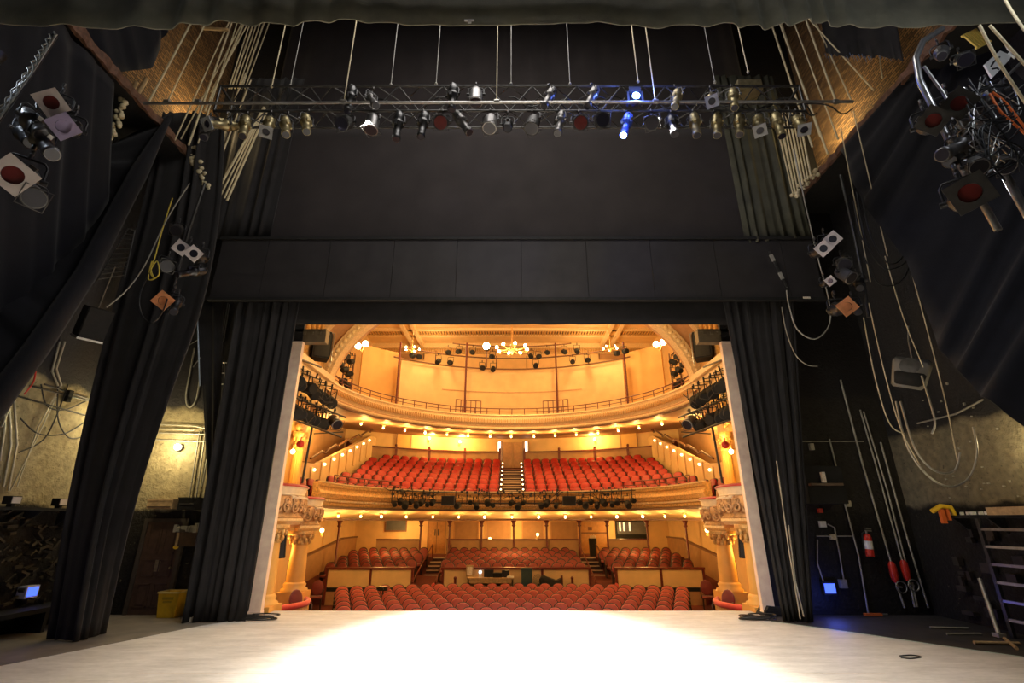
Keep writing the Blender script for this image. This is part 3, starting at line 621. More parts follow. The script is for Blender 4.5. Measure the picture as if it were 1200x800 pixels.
# mid-depth boom at left
t_ = [P(240, 215, 9.0), P(222, 268, 9.0), P(205, 330, 9.0), P(196, 368, 9.0)]
boom('dark hanging boom pipe beside the left leg curtain', t_, 'pipe', .03, 'darksteel')
aimed('proframe', 212, 290, 8.2, 0.35, 0.35, 'left one of the pair of pale-framed spotlights at left leg curtain', 1.05, 0.55, 'spotlights on the left boom')
aimed('proframe', 227, 297, 8.15, 0.35, 0.35, 'right one of the pair of pale-framed spotlights at left leg curtain', 1.05, 0.65, 'spotlights on the left boom')
aimed('par', 196, 312, 8.3, 0.8, 0.6, 'dark par lantern mid-way down the left boom', 0.9, 0, 'spotlights on the left boom')
aimed('pro', 206, 322, 8.3, -0.4, 0.6, 'black spotlight under the pale-framed pair at left boom', 0.9, 0, 'spotlights on the left boom')
aimed('amberframe', 191, 352, 8.2, 0.4, 0.3, 'amber-gelled spotlight low on the left boom', 1.2, 0.6, 'spotlights on the left boom')
aimed('pro', 203, 366, 8.3, 0.6, 0.8, 'black spotlight lowest on the left boom', 0.9, 0, 'spotlights on the left boom')
aimed('par', 206, 270, 8.4, 0.5, 0.7, 'dark par lantern at the top of the left boom', 0.8, 0, 'spotlights on the left boom')
def tubes(nm, label, cat, m, r, *lines, kind=None):
    b = MB()
    for ln in lines:
        pts = [Vector(p) for p in ln]
        if len(pts) > 2:      # smooth through the points
            out = []
            for k in range(len(pts)-1):
                p0, p1, p2, p3 = pts[max(k-1, 0)], pts[k], pts[k+1], pts[min(k+2, len(pts)-1)]
                for i in range(8):
                    u = i/8; out.append(.5*((2*p1)+(p2-p0)*u+(2*p0-5*p1+4*p2-p3)*u*u+(3*p1-p0-3*p2+p3)*u**3))
            pts = out+[pts[-1]]
        b.tube(pts, r, 6)
    o = tag(b.build(nm, M[m]), label, cat)
    if kind: o['kind'] = kind
    return o
def px(D, *q): return [P(x, y, D) for x, y in q]
q = lambda *a: px(8.2, *a)
tubes('hanging_cable', 'long grey cable slanting beside the yellow hank at left', 'cable', 'greycable', .012, q((222, 215), (195, 258), (170, 310), (148, 340), (125, 360)))
tubes('cable_hank', 'yellow cable hank tied on the left boom', 'cable', 'yellowcable', .012, q((202, 232), (190, 270), (182, 300), (177, 316), (181, 326), (176, 318), (184, 306), (186, 322), (174, 327), (178, 306)))
tubes('cable_loop', 'black cable loop hanging below the left boom', 'cable', 'cable', .012, q((176, 318), (164, 345), (166, 368), (178, 378), (190, 366), (196, 350)))
# mid-depth boom at right
boom('dark hanging boom pipe among cables at right', px(8.6, (985, 205), (1000, 270), (1012, 330), (1018, 372)), 'pipe', .03, 'darksteel')
aimed('proframe', 965, 291, 8.2, -0.35, 0.35, 'lower one of the pair of pale-framed spotlights at right', 1.05, -0.65, 'spotlights on the right boom')
aimed('proframe', 976, 280, 8.15, -0.35, 0.35, 'upper one of the pair of pale-framed spotlights at right', 1.05, -0.65, 'spotlights on the right boom')
aimed('par', 990, 310, 8.3, -0.5, 0.6, 'dark par lantern behind the pale-framed pair at right', 0.9, 0, 'spotlights on the right boom')
aimed('parsteel', 998, 326, 8.3, 0.4, 0.9, 'silver par lantern mid-way down the right boom', 0.9, 0, 'spotlights on the right boom')
aimed('pro', 1008, 338, 8.4, -0.7, 0.7, 'black spotlight on the right boom above the amber one', 0.9, 0, 'spotlights on the right boom')
aimed('amberframe', 993, 359, 8.2, -0.3, 0.3, 'amber-gelled spotlight low on the right boom', 1.2, -0.6, 'spotlights on the right boom')
aimed('redframe', 973, 329, 8.5, -0.3, 0.3, 'small red-lensed spotlight left of the right boom', 0.7, -0.6, 'spotlights on the right boom')
aimed('pro', 1006, 366, 8.3, -0.5, 0.7, 'black spotlight lowest on the right boom', 0.9, 0, 'spotlights on the right boom')
c8 = lambda *a: px(8.5, *a)
tubes('cable_loop', 'bundle of black cable loops hanging right of right boom', 'cable', 'cable', .014, c8((1010, 230), (1020, 275), (1040, 308), (1058, 300), (1060, 270), (1050, 230), (1035, 180)), c8((1004, 225), (1014, 280), (1036, 314), (1062, 306), (1064, 275), (1052, 220), (1040, 170)),
      c8((1012, 300), (1030, 332), (1055, 330), (1068, 300), (1062, 260)), c8((1000, 235), (1008, 275), (1018, 290)))
tubes('cable_loop', 'pale grey cable looping low between header and right boom', 'cable', 'greycable', .014, px(9.6, (930, 175), (944, 240), (958, 300), (971, 350), (972, 380), (955, 397), (934, 385), (924, 355), (922, 340)))
tubes('cable_loop', 'dim grey cable curve left of pale loop at right', 'cable', 'conduit', .01, px(10.2, (916, 360), (922, 390), (932, 415), (945, 427), (958, 429)))
tubes('hanging_cable', 'thin pale cables hanging down the right side wall', 'cable', 'rope', .010, c8((1012, 372), (1025, 440), (1042, 495), (1060, 508)), c8((1018, 355), (1035, 430), (1055, 500), (1078, 545)), c8((1063, 300), (1085, 380), (1108, 470), (1122, 540)), c8((1037, 300), (1058, 370), (1082, 430)),
      c8((1000, 130), (1040, 300)), c8((985, 150), (1020, 330)))
tubes('cable_loop', 'big double cable loop on the right wall above extinguisher height', 'cable', 'conduit', .016, px(8.6, (1050, 470), (1062, 520), (1085, 555), (1112, 570), (1135, 560), (1145, 530), (1140, 500)), px(8.6, (1055, 470), (1072, 525), (1095, 551), (1118, 552), (1125, 530)), px(8.6, (1080, 440), (1095, 490), (1092, 508)))
# near right boom
boom('curved white steel boom tube at upper right', px(4.6, (1104, 34), (1082, 48), (1073, 68), (1078, 95), (1098, 135), (1124, 190), (1170, 270)), 'pipe', .036, 'alu')
boom('second steel boom tube slanting to the right edge', px(4.5, (1128, 105), (1150, 155), (1178, 205), (1210, 262)), 'pipe', .04, 'alu')
boom('thin steel bracing arm on right boom', px(4.6, (1083, 78), (1105, 108), (1128, 150)), 'pipe', .018, 'steel')
NR = 'spotlights on the near right boom'
aimed('darkframe', 1094, 141, 4.4, -0.7, 0.55, 'square-framed dark spotlight leftmost on the upper right boom', 1.15, -0.72, NR)
aimed('darkframe', 1124, 121, 4.4, -0.7, 0.55, 'square-framed dark spotlight upper on right boom beside orange cable', 1.2, -0.6, NR)
aimed('steel', 1103, 182, 4.4, -1.3, 0.5, 'bright steel spotlight pointing left on the upper right boom', 1, 0, NR)
aimed('pro', 1112, 190, 4.5, -1.3, 0.6, 'black spotlight pointing left below the bright steel one', 1, 0, NR)
aimed('darkframe', 1137, 226, 4.1, -0.75, 0.4, 'largest square-framed spotlight lowest on the upper right boom', 1.4, -0.25, NR)
aimed('parsteel', 1148, 196, 4.3, -0.6, 0.8, 'shiny par lantern above the lowest square frame at right', 0.66, 0, NR)
aimed('steel', 1140, 160, 4.5, -0.8, 0.8, 'steel spotlight in the middle of right boom cluster', 1, 0, NR)
aimed('parsteel', 1142, 128, 4.7, -0.6, 0.8, 'shiny par lantern behind the upper square frame at right', 0.66, 0, NR)
aimed('pro', 1168, 120, 4.5, -0.9, 0.8, 'black spotlight below white sign at upper right', 1, 0, NR)
aimed('parsteel', 1180, 195, 4.4, -0.6, 0.8, 'shiny par lantern at the right edge of frame', 0.66, 0, NR)
aimed('par', 1132, 70, 4.7, -0.6, 0.8, 'dark par lantern at the top of right boom', 0.66, 0, NR)
aimed('steel', 1104, 66, 4.7, -0.9, 0.8, 'steel spotlight beside the curved top of right boom', 0.8, 0, NR)
n4 = lambda *a: px(4.35, *a)
tubes('cable_tangle', 'tangle of black cables over the upper right boom', 'cables', 'cable', .011, *[n4(*[(1128+R.uniform(0, 74), 102+k*24+R.uniform(-14, 24)) for k in range(5)]) for _ in range(8)], kind='stuff')
tubes('safety_wire', 'bright silver safety wires among upper right boom', 'wires', 'alu', .006, *[n4(*[(1128+R.uniform(0, 72), 96+k*30+R.uniform(-10, 26)) for k in range(4)]) for _ in range(9)], kind='stuff')
tubes('orange_cable', 'orange cable curving through the upper right boom', 'cable', 'orangecable', .014, n4((1160, 110), (1172, 130), (1185, 142), (1205, 160)), n4((1163, 108), (1180, 122), (1205, 155)))
tubes('hanging_rope', 'pale ropes slanting across the upper right corner', 'rope', 'rope', .016, px(3.9, (1148, 30), (1172, 75), (1215, 140)), px(3.9, (1172, -10), (1190, 20), (1215, 55)), px(3.9, (1160, 30), (1205, 80)))
# white panel with dark strokes beside the boom
a, b_, c, d = P(1153, 76, 4.9), P(1172, 60, 4.9), P(1185, 66, 4.9), P(1162, 92, 4.9)
t = thing('sign_panel', 'white sign panel with black bent strokes at upper right', 'sign', a)
pl = [P(x, y, 4.9)-a for x, y in ((1153, 76), (1171, 60), (1184, 66), (1182, 71), (1162, 92))]
b = MB(); b.prism([(p.x, p.z) for p in pl], -.012, .012); b.build('board', M['white'], t)
b = MB(); b.tube([P(x, y, 4.9)-a-Vector((0, .016, 0)) for x, y in ((1160, 79), (1163, 74), (1170, 68))], .012, 5); b.tube([P(x, y, 4.9)-a-Vector((0, .016, 0)) for x, y in ((1161, 82), (1167, 81), (1169, 83))], .012, 5); b.build('bent_stroke', M['cable'], t)
b = MB(); b.tube([P(x, y, 4.88) for x, y in ((1178, 51), (1182, 58), (1190, 64), (1189, 68), (1182, 62))], .014, 6); tag(b.build('white_hook', M['white']), 'white bent hook above the sign panel', 'hook')
b = MB(); b.tube([P(1167, 102, 4.8), P(1195, 75, 4.8)], .02, 6); tag(b.build('steel_strut', M['alu']), 'straight steel strut below the sign panel', 'strut')
t = thing('slotted_grille', 'yellow-lit slotted grille at upper right', 'grille', P(1144, 45, 5.2))
b = MB(); b.T = Matrix.Rotation(-.5, 4, 'Y')
for i in range(5): b.box(-.13+i*.055, -.09+i*.055, -.01, .01, -.14, .14)
b.box(-.14, .16, .0, .02, -.15, -.12); b.box(-.14, .16, 0, .02, .12, .15); b.build('slat_panel', mat('yellow_slat', (.7, .5, .1), .5), t)
# =================================================================== STAGE LEVEL CLUTTER
WY = 12.6
# door in the wall behind the proscenium, left
a, c = P(158, 718, WY), P(187, 718, WY); zt = P(170, 612, WY).z
t = thing('panelled_door', 'dark panelled door in the left rear wall beside yellow bin', 'door', ((a.x+c.x)/2, WY, 0)); w = (c.x-a.x)/2+.14; h = zt
b = MB(); b.box(-w-.09, -w, -.08, .0, 0, h+.09); b.box(w, w+.09, -.08, 0, 0, h+.09); b.box(-w, w, -.08, 0, h, h+.09); b.build('door_frame', mat('door_frame_brown', (.065, .05, .035), .6, noise=.3), t)
b = MB(); b.box(-w, w, -.05, 0, .0, h)
for (x0, x1) in ((-w+.08, -.04), (.04, w-.08)):
    for (z0, z1) in ((.15, .65), (.78, 1.15), (1.28, h-.12)):
        b.box(x0, x1, -.062, -.05, z0, z0+.03); b.box(x0, x1, -.062, -.05, z1-.03, z1); b.box(x0, x0+.03, -.062, -.05, z0, z1); b.box(x1-.03, x1, -.062, -.05, z0, z1); b.box(x0+.06, x1-.06, -.058, -.05, z0+.06, z1-.06)
b.build('door_leaf', M['darkwood'], t)
b = MB(); b.ball((w-.07, -.09, .98), .03, 8); b.cyl((w-.07, -.05, .98), (w-.07, -.09, .98), .012, n=6); b.build('door_knob', M['brassy'], t)
b = MB(); b.box(-.06, .08, -.06, -.05, .9, 1.15); b.build('push_plate', M['brassy'], t)
# yellow bin
g = PZ(195, 724); t = thing('yellow_bin', 'open yellow plastic bin standing by the left rear door', 'bin', (g.x, g.y+.1, .012))
def shell(b, x, y, x2, y2, z, th):
    vs = [(-x, -y, 0), (x, -y, 0), (x, y, 0), (-x, y, 0), (-x2, -y2, z), (x2, -y2, z), (x2, y2, z), (-x2, y2, z), (-x2+th, -y2+th, z), (x2-th, -y2+th, z), (x2-th, y2-th, z), (-x2+th, y2-th, z), (-x+th, -y+th, .02), (x-th, -y+th, .02), (x-th, y-th, .02), (-x+th, y-th, .02)]
    fs = [(3, 2, 1, 0), (12, 13, 14, 15)]
    for k in range(4):
        j = (k+1) % 4; fs += [(k, j, 4+j, 4+k), (4+k, 4+j, 8+j, 8+k), (8+k, 8+j, 12+j, 12+k)]
    return b.add(vs, fs)
b = MB(); shell(b, .19, .15, .235, .19, .5, .012); b.build('bin_body', M['yellow'], t)
b = MB(); 
for k in (0, 1):
    b.box(-.255, .255, (-.21, .185)[k], (-.185, .21)[k], .485, .52)
    b.box((-.255, .23)[k], (-.23, .255)[k], -.21, .21, .485, .52)
b.build('rim', mat('pale_rim', (.85, .68, .25), .45), t)
b = MB(); b.box(-.12, .12, -.195, -.186, .36, .41); b.box(-.10, .08, -.19, -.18, .30, .33); b.build('marking', mat('bin_marking', (.45, .30, .02), .6), t)
# shelves and boxes on the rear wall left
def wbox(nm, label, cat, x0, y0, x1, y1, dep, m, Y=WY, extra=None):
    a, c = P(x0, y1, Y-dep), P(x1, y0, Y-dep)
    t = thing(nm, label, cat, ((a.x+c.x)/2, Y, a.z)); w = (c.x-a.x)/2; h = c.z-a.z
    b = MB(); b.box(-w, w, -dep, 0, 0, h); b.box(-w-.015, w+.015, -dep-.012, 0, h-.03, h+.01); b.build('case', M[m], t)
    if extra: extra(t, w, h, dep)
    return t
wbox('wall_crate', 'long pale wooden crate shelf above the left door', 'crate', 171, 585, 203, 596, .3, 'plank', extra=lambda t, w, h, d: MB().box(-w+.03, w-.03, -d-.02, -d, .03, .06).build('batten', M['darkwood'], t))
wbox('wall_box', 'black box beside the wooden crate above left door', 'box', 207, 583, 231, 597, .3, 'matte', extra=lambda t, w, h, d: MB().box(-w+.04, w-.04, -d-.02, -d, h*.4, h*.55).build('handle', M['darksteel'], t))
wbox('wall_box', 'dark shelf box right of the door below cluttered shelf', 'box', 205, 624, 231, 640, .32, 'darkwood', extra=lambda t, w, h, d: MB().box(-w, -w+.05, -d-.02, -d, 0, h).build('batten', M['plank'], t))
items = MB()
for i in range(14):
    q = P(205+R.uniform(0, 26), 624-R.uniform(0, 3), 12.4-R.uniform(0, .15)); items.cbox(q+Vector((0, 0, .06)), R.uniform(.05, .12), .08, R.uniform(.06, .2))
o = items.build('shelf_clutter', M['conduit']); tag(o, 'pale clutter heaped on the dark shelf right of the door', 'clutter'); o['kind'] = 'stuff'
q = P(206, 641, 12.3); b = MB(); b.ball(q, .045, 8, sx=1.5); tag(b.build('yellow_tape_roll', M['yellow']), 'yellow tape roll hanging under the dark shelf box', 'tape')
# bulkhead work lamp on rear wall left
def worklamp(q, nrm, label, power, col=(1, .80, .42)):
    t = thing('bulkhead_lamp', label, 'lamp', q); d = Vector(nrm)
    b = MB(); b.cyl(d*-.01, d*.05, .09, n=14); b.build('base', M['darksteel'], t)
    b = MB(); b.ball(d*.10, .075, 12); b.build('lamp_globe', M['bulbwork'], t)
    b = MB(); 
    for k in range(3): b.tube([d*.05+Vector((.09*math.cos(k*2.1), 0, .09*math.sin(k*2.1))), d*.2]+[d*.05-Vector((.09*math.cos(k*2.1), 0, .09*math.sin(k*2.1)))], .006, 5)
    b.build('wire_guard', M['darksteel'], t)
    light('POINT', Vector(q)+d*.45, power, col, .08)
q = P(210, 524, WY-.05); worklamp((q.x, WY-.02, q.z), (0, -1, 0), 'glowing bulkhead lamp on plaster above the left door', 60)
q = PX(116, 492, -9.55); worklamp(q, (1, 0, 0), 'bulkhead lamp on the left side wall behind the leg curtain', 42)
q = PX(1216, 520, 9.55); worklamp(q, (-1, 0, 0), 'bulkhead lamp on the right side wall at frame edge', 26)
# conduits
def conduit(label, *lines, r=.018, m='conduit', nm='conduit'):
    b = MB()
    for ln in lines: b.tube(ln, r, 6)
    return tag(b.build(nm, M[m]), label, 'pipe')
W = lambda *a, Y=WY-.05: [P(x, y, Y) for x, y in a]
conduit('horizontal conduits on plaster above the left bulkhead lamp', W((180, 497), (228, 499), (252, 504)), W((180, 502), (228, 504)), W((180, 507), (252, 509)), W((182, 515), (250, 518)))
conduit('vertical conduits on plaster right of left bulkhead lamp', W((234, 505), (222, 583)), W((241, 505), (230, 583)), W((247, 510), (237, 570)))
conduit('straight pale conduits rising above the left bulkhead lamp', W((262, 354), (243, 424)), W((267, 355), (255, 430)), W((269, 356), (262, 400)), W((281, 360), (276, 400)), m='alu', r=.014)
conduit('short crossing pipes high beside the black strip at left', W((218, 380), (222, 404), (232, 398)), W((226, 430), (262, 385)), m='steel', r=.014)
tubes('cable_loop', 'pale looped cable hanging at left of the black strip', 'cable', 'greycable', .022, W((228, 408), (222, 440), (218, 465), (222, 477), (230, 468), (234, 445)))
t = thing('wire_basket', 'pale wire basket bracket on the wall left of tormentor', 'basket', P(259, 425, WY-.1))
b = MB(); o_ = P(259, 425, WY-.1)
for ln in (((247, 425), (272, 425)), ((247, 425), (252, 450)), ((272, 425), (268, 450)), ((252, 450), (268, 450)), ((255, 425), (257, 450)), ((263, 425), (263, 450)), ((249, 437), (270, 437))): b.tube([P(x, y, WY-.12)-o_ for x, y in ln], .012, 5)
b.build('wire_frame', M['alu'], t)
def S(*a, X=-9.55): return [PX(x, y, X) for x, y in a]
conduit('bent conduits on the left side wall at the frame edge', S((10, 455), (13, 520), (4, 570)), S((16, 460), (20, 520), (10, 575)), S((5, 450), (6, 500), (0, 540)), S((22, 450), (2, 500)))
conduit('horizontal conduits across the left side wall plaster', S((35, 452), (106, 470)), S((52, 450), (106, 468)), S((14, 462), (102, 487)), m='darksteel')
conduit('curved conduit drop on the dark upper left wall', S((70, 400), (61, 435), (68, 452)), S((76, 400), (66, 432), (72, 452)), r=.02)
conduit('diagonal pale conduit on the left side wall plaster', S((72, 450), (45, 500), (20, 570)), S((66, 465), (40, 520), (12, 575)), r=.012)
tubes('hanging_cable', 'black cables drooping across the left side wall plaster', 'cable', 'cable', .014, S((24, 490), (45, 508), (75, 508), (100, 494)), S((68, 450), (68, 490), (80, 512), (96, 512)), S((48, 450), (55, 475), (75, 480), (100, 470)), S((80, 450), (55, 510), (22, 530)))
b = MB()
for q in ((82, 460), (80, 465), (79, 468)): b.cbox(PX(*q, -9.52), .08, .1, .1)
tag(b.build('junction_boxes', M['matte']), 'small dark junction boxes on the left wall conduit', 'boxes')
tubes('red_cable', 'red cable drooping beside swagged curtain at left', 'cable', 'red', .012, px(8, (56, 405), (44, 425), (40, 445), (34, 455), (28, 462)))
# long shelf with lamps along the left wall, dark bench below
a, c = PX(0, 597, -9.3), PX(78, 592, -9.3)
t = thing('wall_shelf', 'black shelf ledge along the left side wall', 'shelf', (-9.6, (a.y+c.y)/2, a.z)); L = abs(c.y-a.y)/2+.6
b = MB(); b.box(0, .42, -L, L, .0, .05); b.build('board', M['matte'], t)
for k in (-.6, .1, .7):
    b = MB(); b.prism([(0, 0), (.36, 0), (0, -.3)], k*L-.02, k*L+.02); b.build('bracket', M['darksteel'], t)
for k, (x, y) in enumerate(((14, 586), (70, 588))):
    q = PX(x, y, -9.25); t = thing('worklight', 'small flood lamp on left wall shelf, %s one' % ('nearer the frame edge' if k == 0 else 'beside the leg curtain'), 'lamp', (q.x, q.y, a.z+.05))
    b = MB(); b.cbox((0, 0, .12), .16, .2, .14); b.build('housing', M['matte'], t); b = MB(); b.cbox((.085, 0, .12), .01, .17, .11); b.build('glass', M['gelplate'], t); b = MB(); b.cbox((0, 0, .025), .1, .06, .05); b.build('foot', M['matte'], t)
b = MB()
for i in range(260):
    y = R.uniform(8.2, 12.3); z = R.uniform(.35, 2.2); b.T = Matrix.Translation((-9.49, y, z)) @ Matrix.Rotation(R.uniform(-1, 1), 4, 'X'); b.cbox((0, 0, 0), R.uniform(.04, .14), R.uniform(.03, .22), R.uniform(.015, .06))
o = b.build('wall_clutter', mat('dark_clutter', (.045, .036, .022), .5, noise=.7, nscale=6)); tag(o, 'dark jumbled gear hung on the lower left side wall', 'clutter'); o['kind'] = 'stuff'
t = thing('control_screen', 'small blue-lit screen on the left side wall', 'screen', PX(38, 693, -9.4))
b = MB(); b.box(-.18, 0, -.14, .14, -.11, .11); b.build('casing', M['white'], t); b = MB(); b.box(.0, .008, -.11, .11, -.08, .08); b.build('display', M['screen'], t)
t = thing('dark_bench', 'low dark bench along the foot of the left wall', 'bench', (-9.25, 10.9, 0))
b = MB(); b.box(-.3, .3, -1.8, 1.4, .36, .44); b.build('top', M['matte'], t)
for y in (-1.7, -.2, 1.3):
    b = MB(); b.box(-.28, .28, y-.04, y+.04, 0.0, .36); b.build('trestle', M['matte'], t)
q = PZ(42, 728); b = MB(); b.lathe([(.14, 0), (.17, .02), (.17, .12), (.15, .12), (.13, .03), (.0, .03)], n=18); o = b.build('tape_reel', M['greycable'], None, (q.x, q.y, 0.012)); tag(o, 'pale reel lying on the floor left of leg curtain', 'reel')
# ladder hanging high left
t = thing('hanging_ladder', 'wire ladder rungs hanging high between curtains at left', 'ladder', P(140, 300, 9.4)); o_ = P(140, 300, 9.4)
for ln in (((150, 268), (113, 330)), ((158, 270), (146, 325))): b = MB(); b.tube([P(x, y, 9.4)-o_ for x, y in ln], .014, 6); b.build('rail', M['darksteel'], t)
for i in range(11):
    u = i/10.5; b = MB(); b.tube([P(150-37*u, 268+62*u, 9.4)-o_, P(158-12*u, 270+55*u, 9.4)-o_], .010, 5); b.build('rung', M['steel'], t)
t = thing('hanging_speaker', 'dark box loudspeaker hung between curtains at left', 'loudspeaker', P(110, 378, 9.2), -.6)
b = MB(T=Matrix.Rotation(.35, 4, 'Y')); b.box(-.26, .26, -.2, .2, -.32, .3); b.build('cabinet', M['matte'], t); b = MB(T=Matrix.Rotation(.35, 4, 'Y')); b.box(-.23, .23, -.215, -.2, -.29, .27); b.build('grille', M['matte'], t)
b = MB(T=Matrix.Rotation(.35, 4, 'Y')); b.box(-.28, .28, -.22, .2, -.36, -.32); b.build('edge_strip', M['steel'], t); b = MB(); b.tube([(0, 0, .3), (.1, 0, .7), (.25, 0, 1.2)], .012, 6); b.build('hanging_wire', M['steel'], t)
# black shelving fragments between leg and strip at left: nothing else shows
# ---------------- right wall behind the proscenium
X = lambda *a: [P(x, y, WY-.06) for x, y in a]
R1 = 'on the black rear wall at right'
conduit('tall pale conduit '+R1+' nearest the curtain', X((972, 514), (990, 590), (1006, 650), (1018, 722)), r=.02)
conduit('long pale conduit left of the first red valve', X((985, 445), (1012, 548), (1047, 668)), X((1050, 682), (1060, 712)), r=.026)
conduit('double pale conduits above the second red valve', X((1008, 480), (1035, 575), (1060, 667)), X((1012, 482), (1040, 575), (1063, 665)), X((1066, 682), (1072, 711)), X((1069, 682), (1075, 711)), r=.022)
conduit('long pale conduit right of the red valves', X((1032, 518), (1060, 620), (1088, 712)), r=.024)
conduit('bent thin conduit running to grey switch box at right', X((970, 614), (978, 618), (984, 650), (989, 680)), X((957, 628), (998, 628)), X((958, 632), (958, 660), (968, 690)), r=.016)
conduit('thin conduits along the right tormentor curtain', [P(x, y, 11.2) for x, y in ((910, 540), (924, 640), (938, 725))], [P(x, y, 11.2) for x, y in ((924, 615), (932, 680), (942, 722))], r=.014)
conduit('horizontal thin pipe high on the right rear wall', X((940, 517), (1012, 517)), r=.014)
def valve(x, y, label):
    q = P(x, y, WY-.12); t = thing('red_valve', label, 'valve', q)
    b = MB(); b.lathe([(.04, -.22), (.075, -.16), (.085, .0), (.075, .16), (.04, .22)], n=12); b.build('body', M['red'], t)
    b = MB(); b.tube([(.12*math.cos(k*PI/6), -.14, .12*math.sin(k*PI/6)-.3) for k in range(13)], .014, 6); b.cyl((0, 0, -.3), (0, -.15, -.3), .02, n=8); b.build('hand_wheel', M['steel'], t)
valve(1047, 670, 'red valve on the longer pipe, left of the pair'); valve(1061, 668, 'red valve on the double pipe, right of the pair')
t = thing('fire_extinguisher', 'red fire extinguisher hung on the black rear wall at right', 'fire extinguisher', P(1020, 652, WY-.2))
t.rotation_euler = (0, math.radians(4), 0)
b = MB(); b.lathe([(.0, 0), (.085, 0), (.09, .02), (.09, .40), (.07, .47), (.03, .50)], n=16); b.build('cylinder', M['red'], t)
b = MB(); b.cyl((0, 0, .5), (0, 0, .56), .03, n=10); b.box(-.02, .12, -.015, .015, .55, .58); b.box(-.02, .12, -.015, .015, .60, .62); b.build('valve_head', M['steel'], t)
b = MB(); b.tube([(-.03, 0, .54), (-.11, 0, .5), (-.12, 0, .3), (-.11, 0, .12)], .014, 6); b.build('hose', M['cable'], t)
b = MB(); b.lathe([(.0915, .16), (.0915, .34)], n=16); b.build('paper_label', M['white'], t)
t = thing('blue_monitor', 'small bright blue monitor low on the right rear wall', 'screen', P(972, 689, WY-.1))
b = MB(); b.box(-.15, .15, -.02, .06, -.14, .14); b.build('casing', M['matte'], t); b = MB(); b.box(-.12, .12, -.03, -.02, -.10, .10); b.build('display', M['screen'], t)
light('POINT', P(975, 700, WY-.5), 10, (.08, .14, 1), .05)
def jb(x, y, w, h, m, label, dep=.08):
    q = P(x, y, WY-dep); t = thing('switch_box', label, 'box', (q.x, WY, q.z)); b = MB(); b.box(-w, w, -dep, 0, -h, h); b.build('case', M[m], t); b = MB(); b.box(-w*.8, w*.8, -dep-.008, -dep, -h*.8, h*.8); b.build('cover', M[m], t)
jb(989, 684, .08, .09, 'conduit', 'grey switch box at the end of bent conduit, right wall'); jb(965, 614, .07, .07, 'white', 'white socket box at top of bent conduit, right wall'); jb(977, 629, .06, .06, 'rope', 'cream socket box on horizontal thin conduit, right wall')
jb(995, 590, .06, .07, 'conduit', 'small grey box mid-way on tall conduit, right wall'); jb(952, 523, .05, .08, 'conduit', 'small grey box high beside the right tormentor')
jb(962, 598, .05, .05, 'red', 'small red box above the white socket, right wall')
b = MB(); b.box(*(lambda a, c: (a.x, c.x, WY-.5, WY, a.z, c.z))(P(950, 590, WY-.5), P(985, 546, WY-.5)))
t = thing('black_cabinet', 'black wall cabinet with a little shelf beside right tormentor', 'cabinet', (0, 0, 0)); b.build('case', M['matte'], t)
a, c = P(950, 569, WY-.55), P(985, 566, WY-.55); b = MB(); b.box(a.x-.02, c.x+.02, WY-.62, WY-.5, a.z, c.z); b.build('shelf_edge', M['darkwood'], t)
q = P(966, 560, WY-.6); b = MB(); b.box(q.x-.04, q.x+.04, WY-.6, WY-.52, q.z-.1, q.z+.14); tag(b.build('carton', M['paper']), 'pale carton standing on the black wall cabinet shelf', 'carton')
q = PZ(1025, 722); t = thing('orange_hand_tool', 'orange handled tool lying on the floor at right', 'tool', (q.x, q.y, .012)); b = MB(); b.box(-.22, .16, -.04, .04, 0, .05); b.build('handle', M['orangecable'], t); b = MB(); b.cyl((.16, 0, .03), (.3, 0, .03), .018, n=8); b.build('shaft', M['steel'], t)
# hung loudspeaker right
t = thing('wall_speaker', 'grey moulded loudspeaker angled on the right wall', 'loudspeaker', P(1066, 436, 9.4), .55); t.rotation_euler = (.35, .35, -.62)
ol = [(-.26, -.26), (-.22, -.31), (.22, -.31), (.29, -.22), (.33, .2), (.27, .28), (-.25, .28), (-.30, .2)]
b = MB(); b.pillow(ol, -.2, .2, .06, .08); b.build('cabinet', mat('grey_speaker', (.16, .15, .13), .5), t)
b = MB(); b.pillow([(x*.8, z*.45-.1) for x, z in ol], -.225, -.19, .02, .015); b.build('grille', M['matte'], t)
b = MB(); b.lathe([(.14, 0), (.16, .02), (.0, .03)], n=16); b2 = MB(T=Matrix.Translation((-.02, -.2, .15)) @ Matrix.Rotation(PI/2, 4, 'X')); b2.add(b.v, b.f); b2.build('horn_flare', M['darksteel'], t)
b = MB(); b.tube([(0, .1, .28), (-.1, .2, .6), (-.15, .3, .9)], .02, 6); b.build('bracket', M['steel'], t)
# right side wall details
def SR(*a, X=9.55): return [PX(x, y, X) for x, y in a]
conduit('pale conduit crossing the right side wall plaster', SR((1075, 496), (1120, 485), (1152, 468)), r=.02)
b = MB()
for i in range(34):
    y = R.uniform(8.6, 11.6); z = R.uniform(2.4, 5.2); b.cbox((9.58, y, z), .03, R.uniform(.02, .05), R.uniform(.02, .05))
o = b.build('wall_flecks', M['conduit']); tag(o, 'pale flecks and fixings scattered over the right side wall', 'flecks'); o['kind'] = 'stuff'
a = PX(1110, 604, 9.2); c = PX(1200, 600, 9.2)
t = thing('wall_shelf', 'black shelf ledge with small pale items along the right wall', 'shelf', (9.6, (a.y+c.y)/2, a.z-.05)); L = abs(a.y-c.y)/2+.3
b = MB(); b.box(-.4, 0, -L, L, 0, .05); b.build('board', M['matte'], t)
for k in (-.7, 0, .7): b = MB(); b.prism([(0, 0), (-.34, 0), (0, -.3)], k*L-.02, k*L+.02); b.build('bracket', M['darksteel'], t)
b = MB()
for i in range(16): y = t.location.y+R.uniform(-L, L); b.cbox((9.3, y, t.location.z+.09), .08, R.uniform(.03, .1), .06)
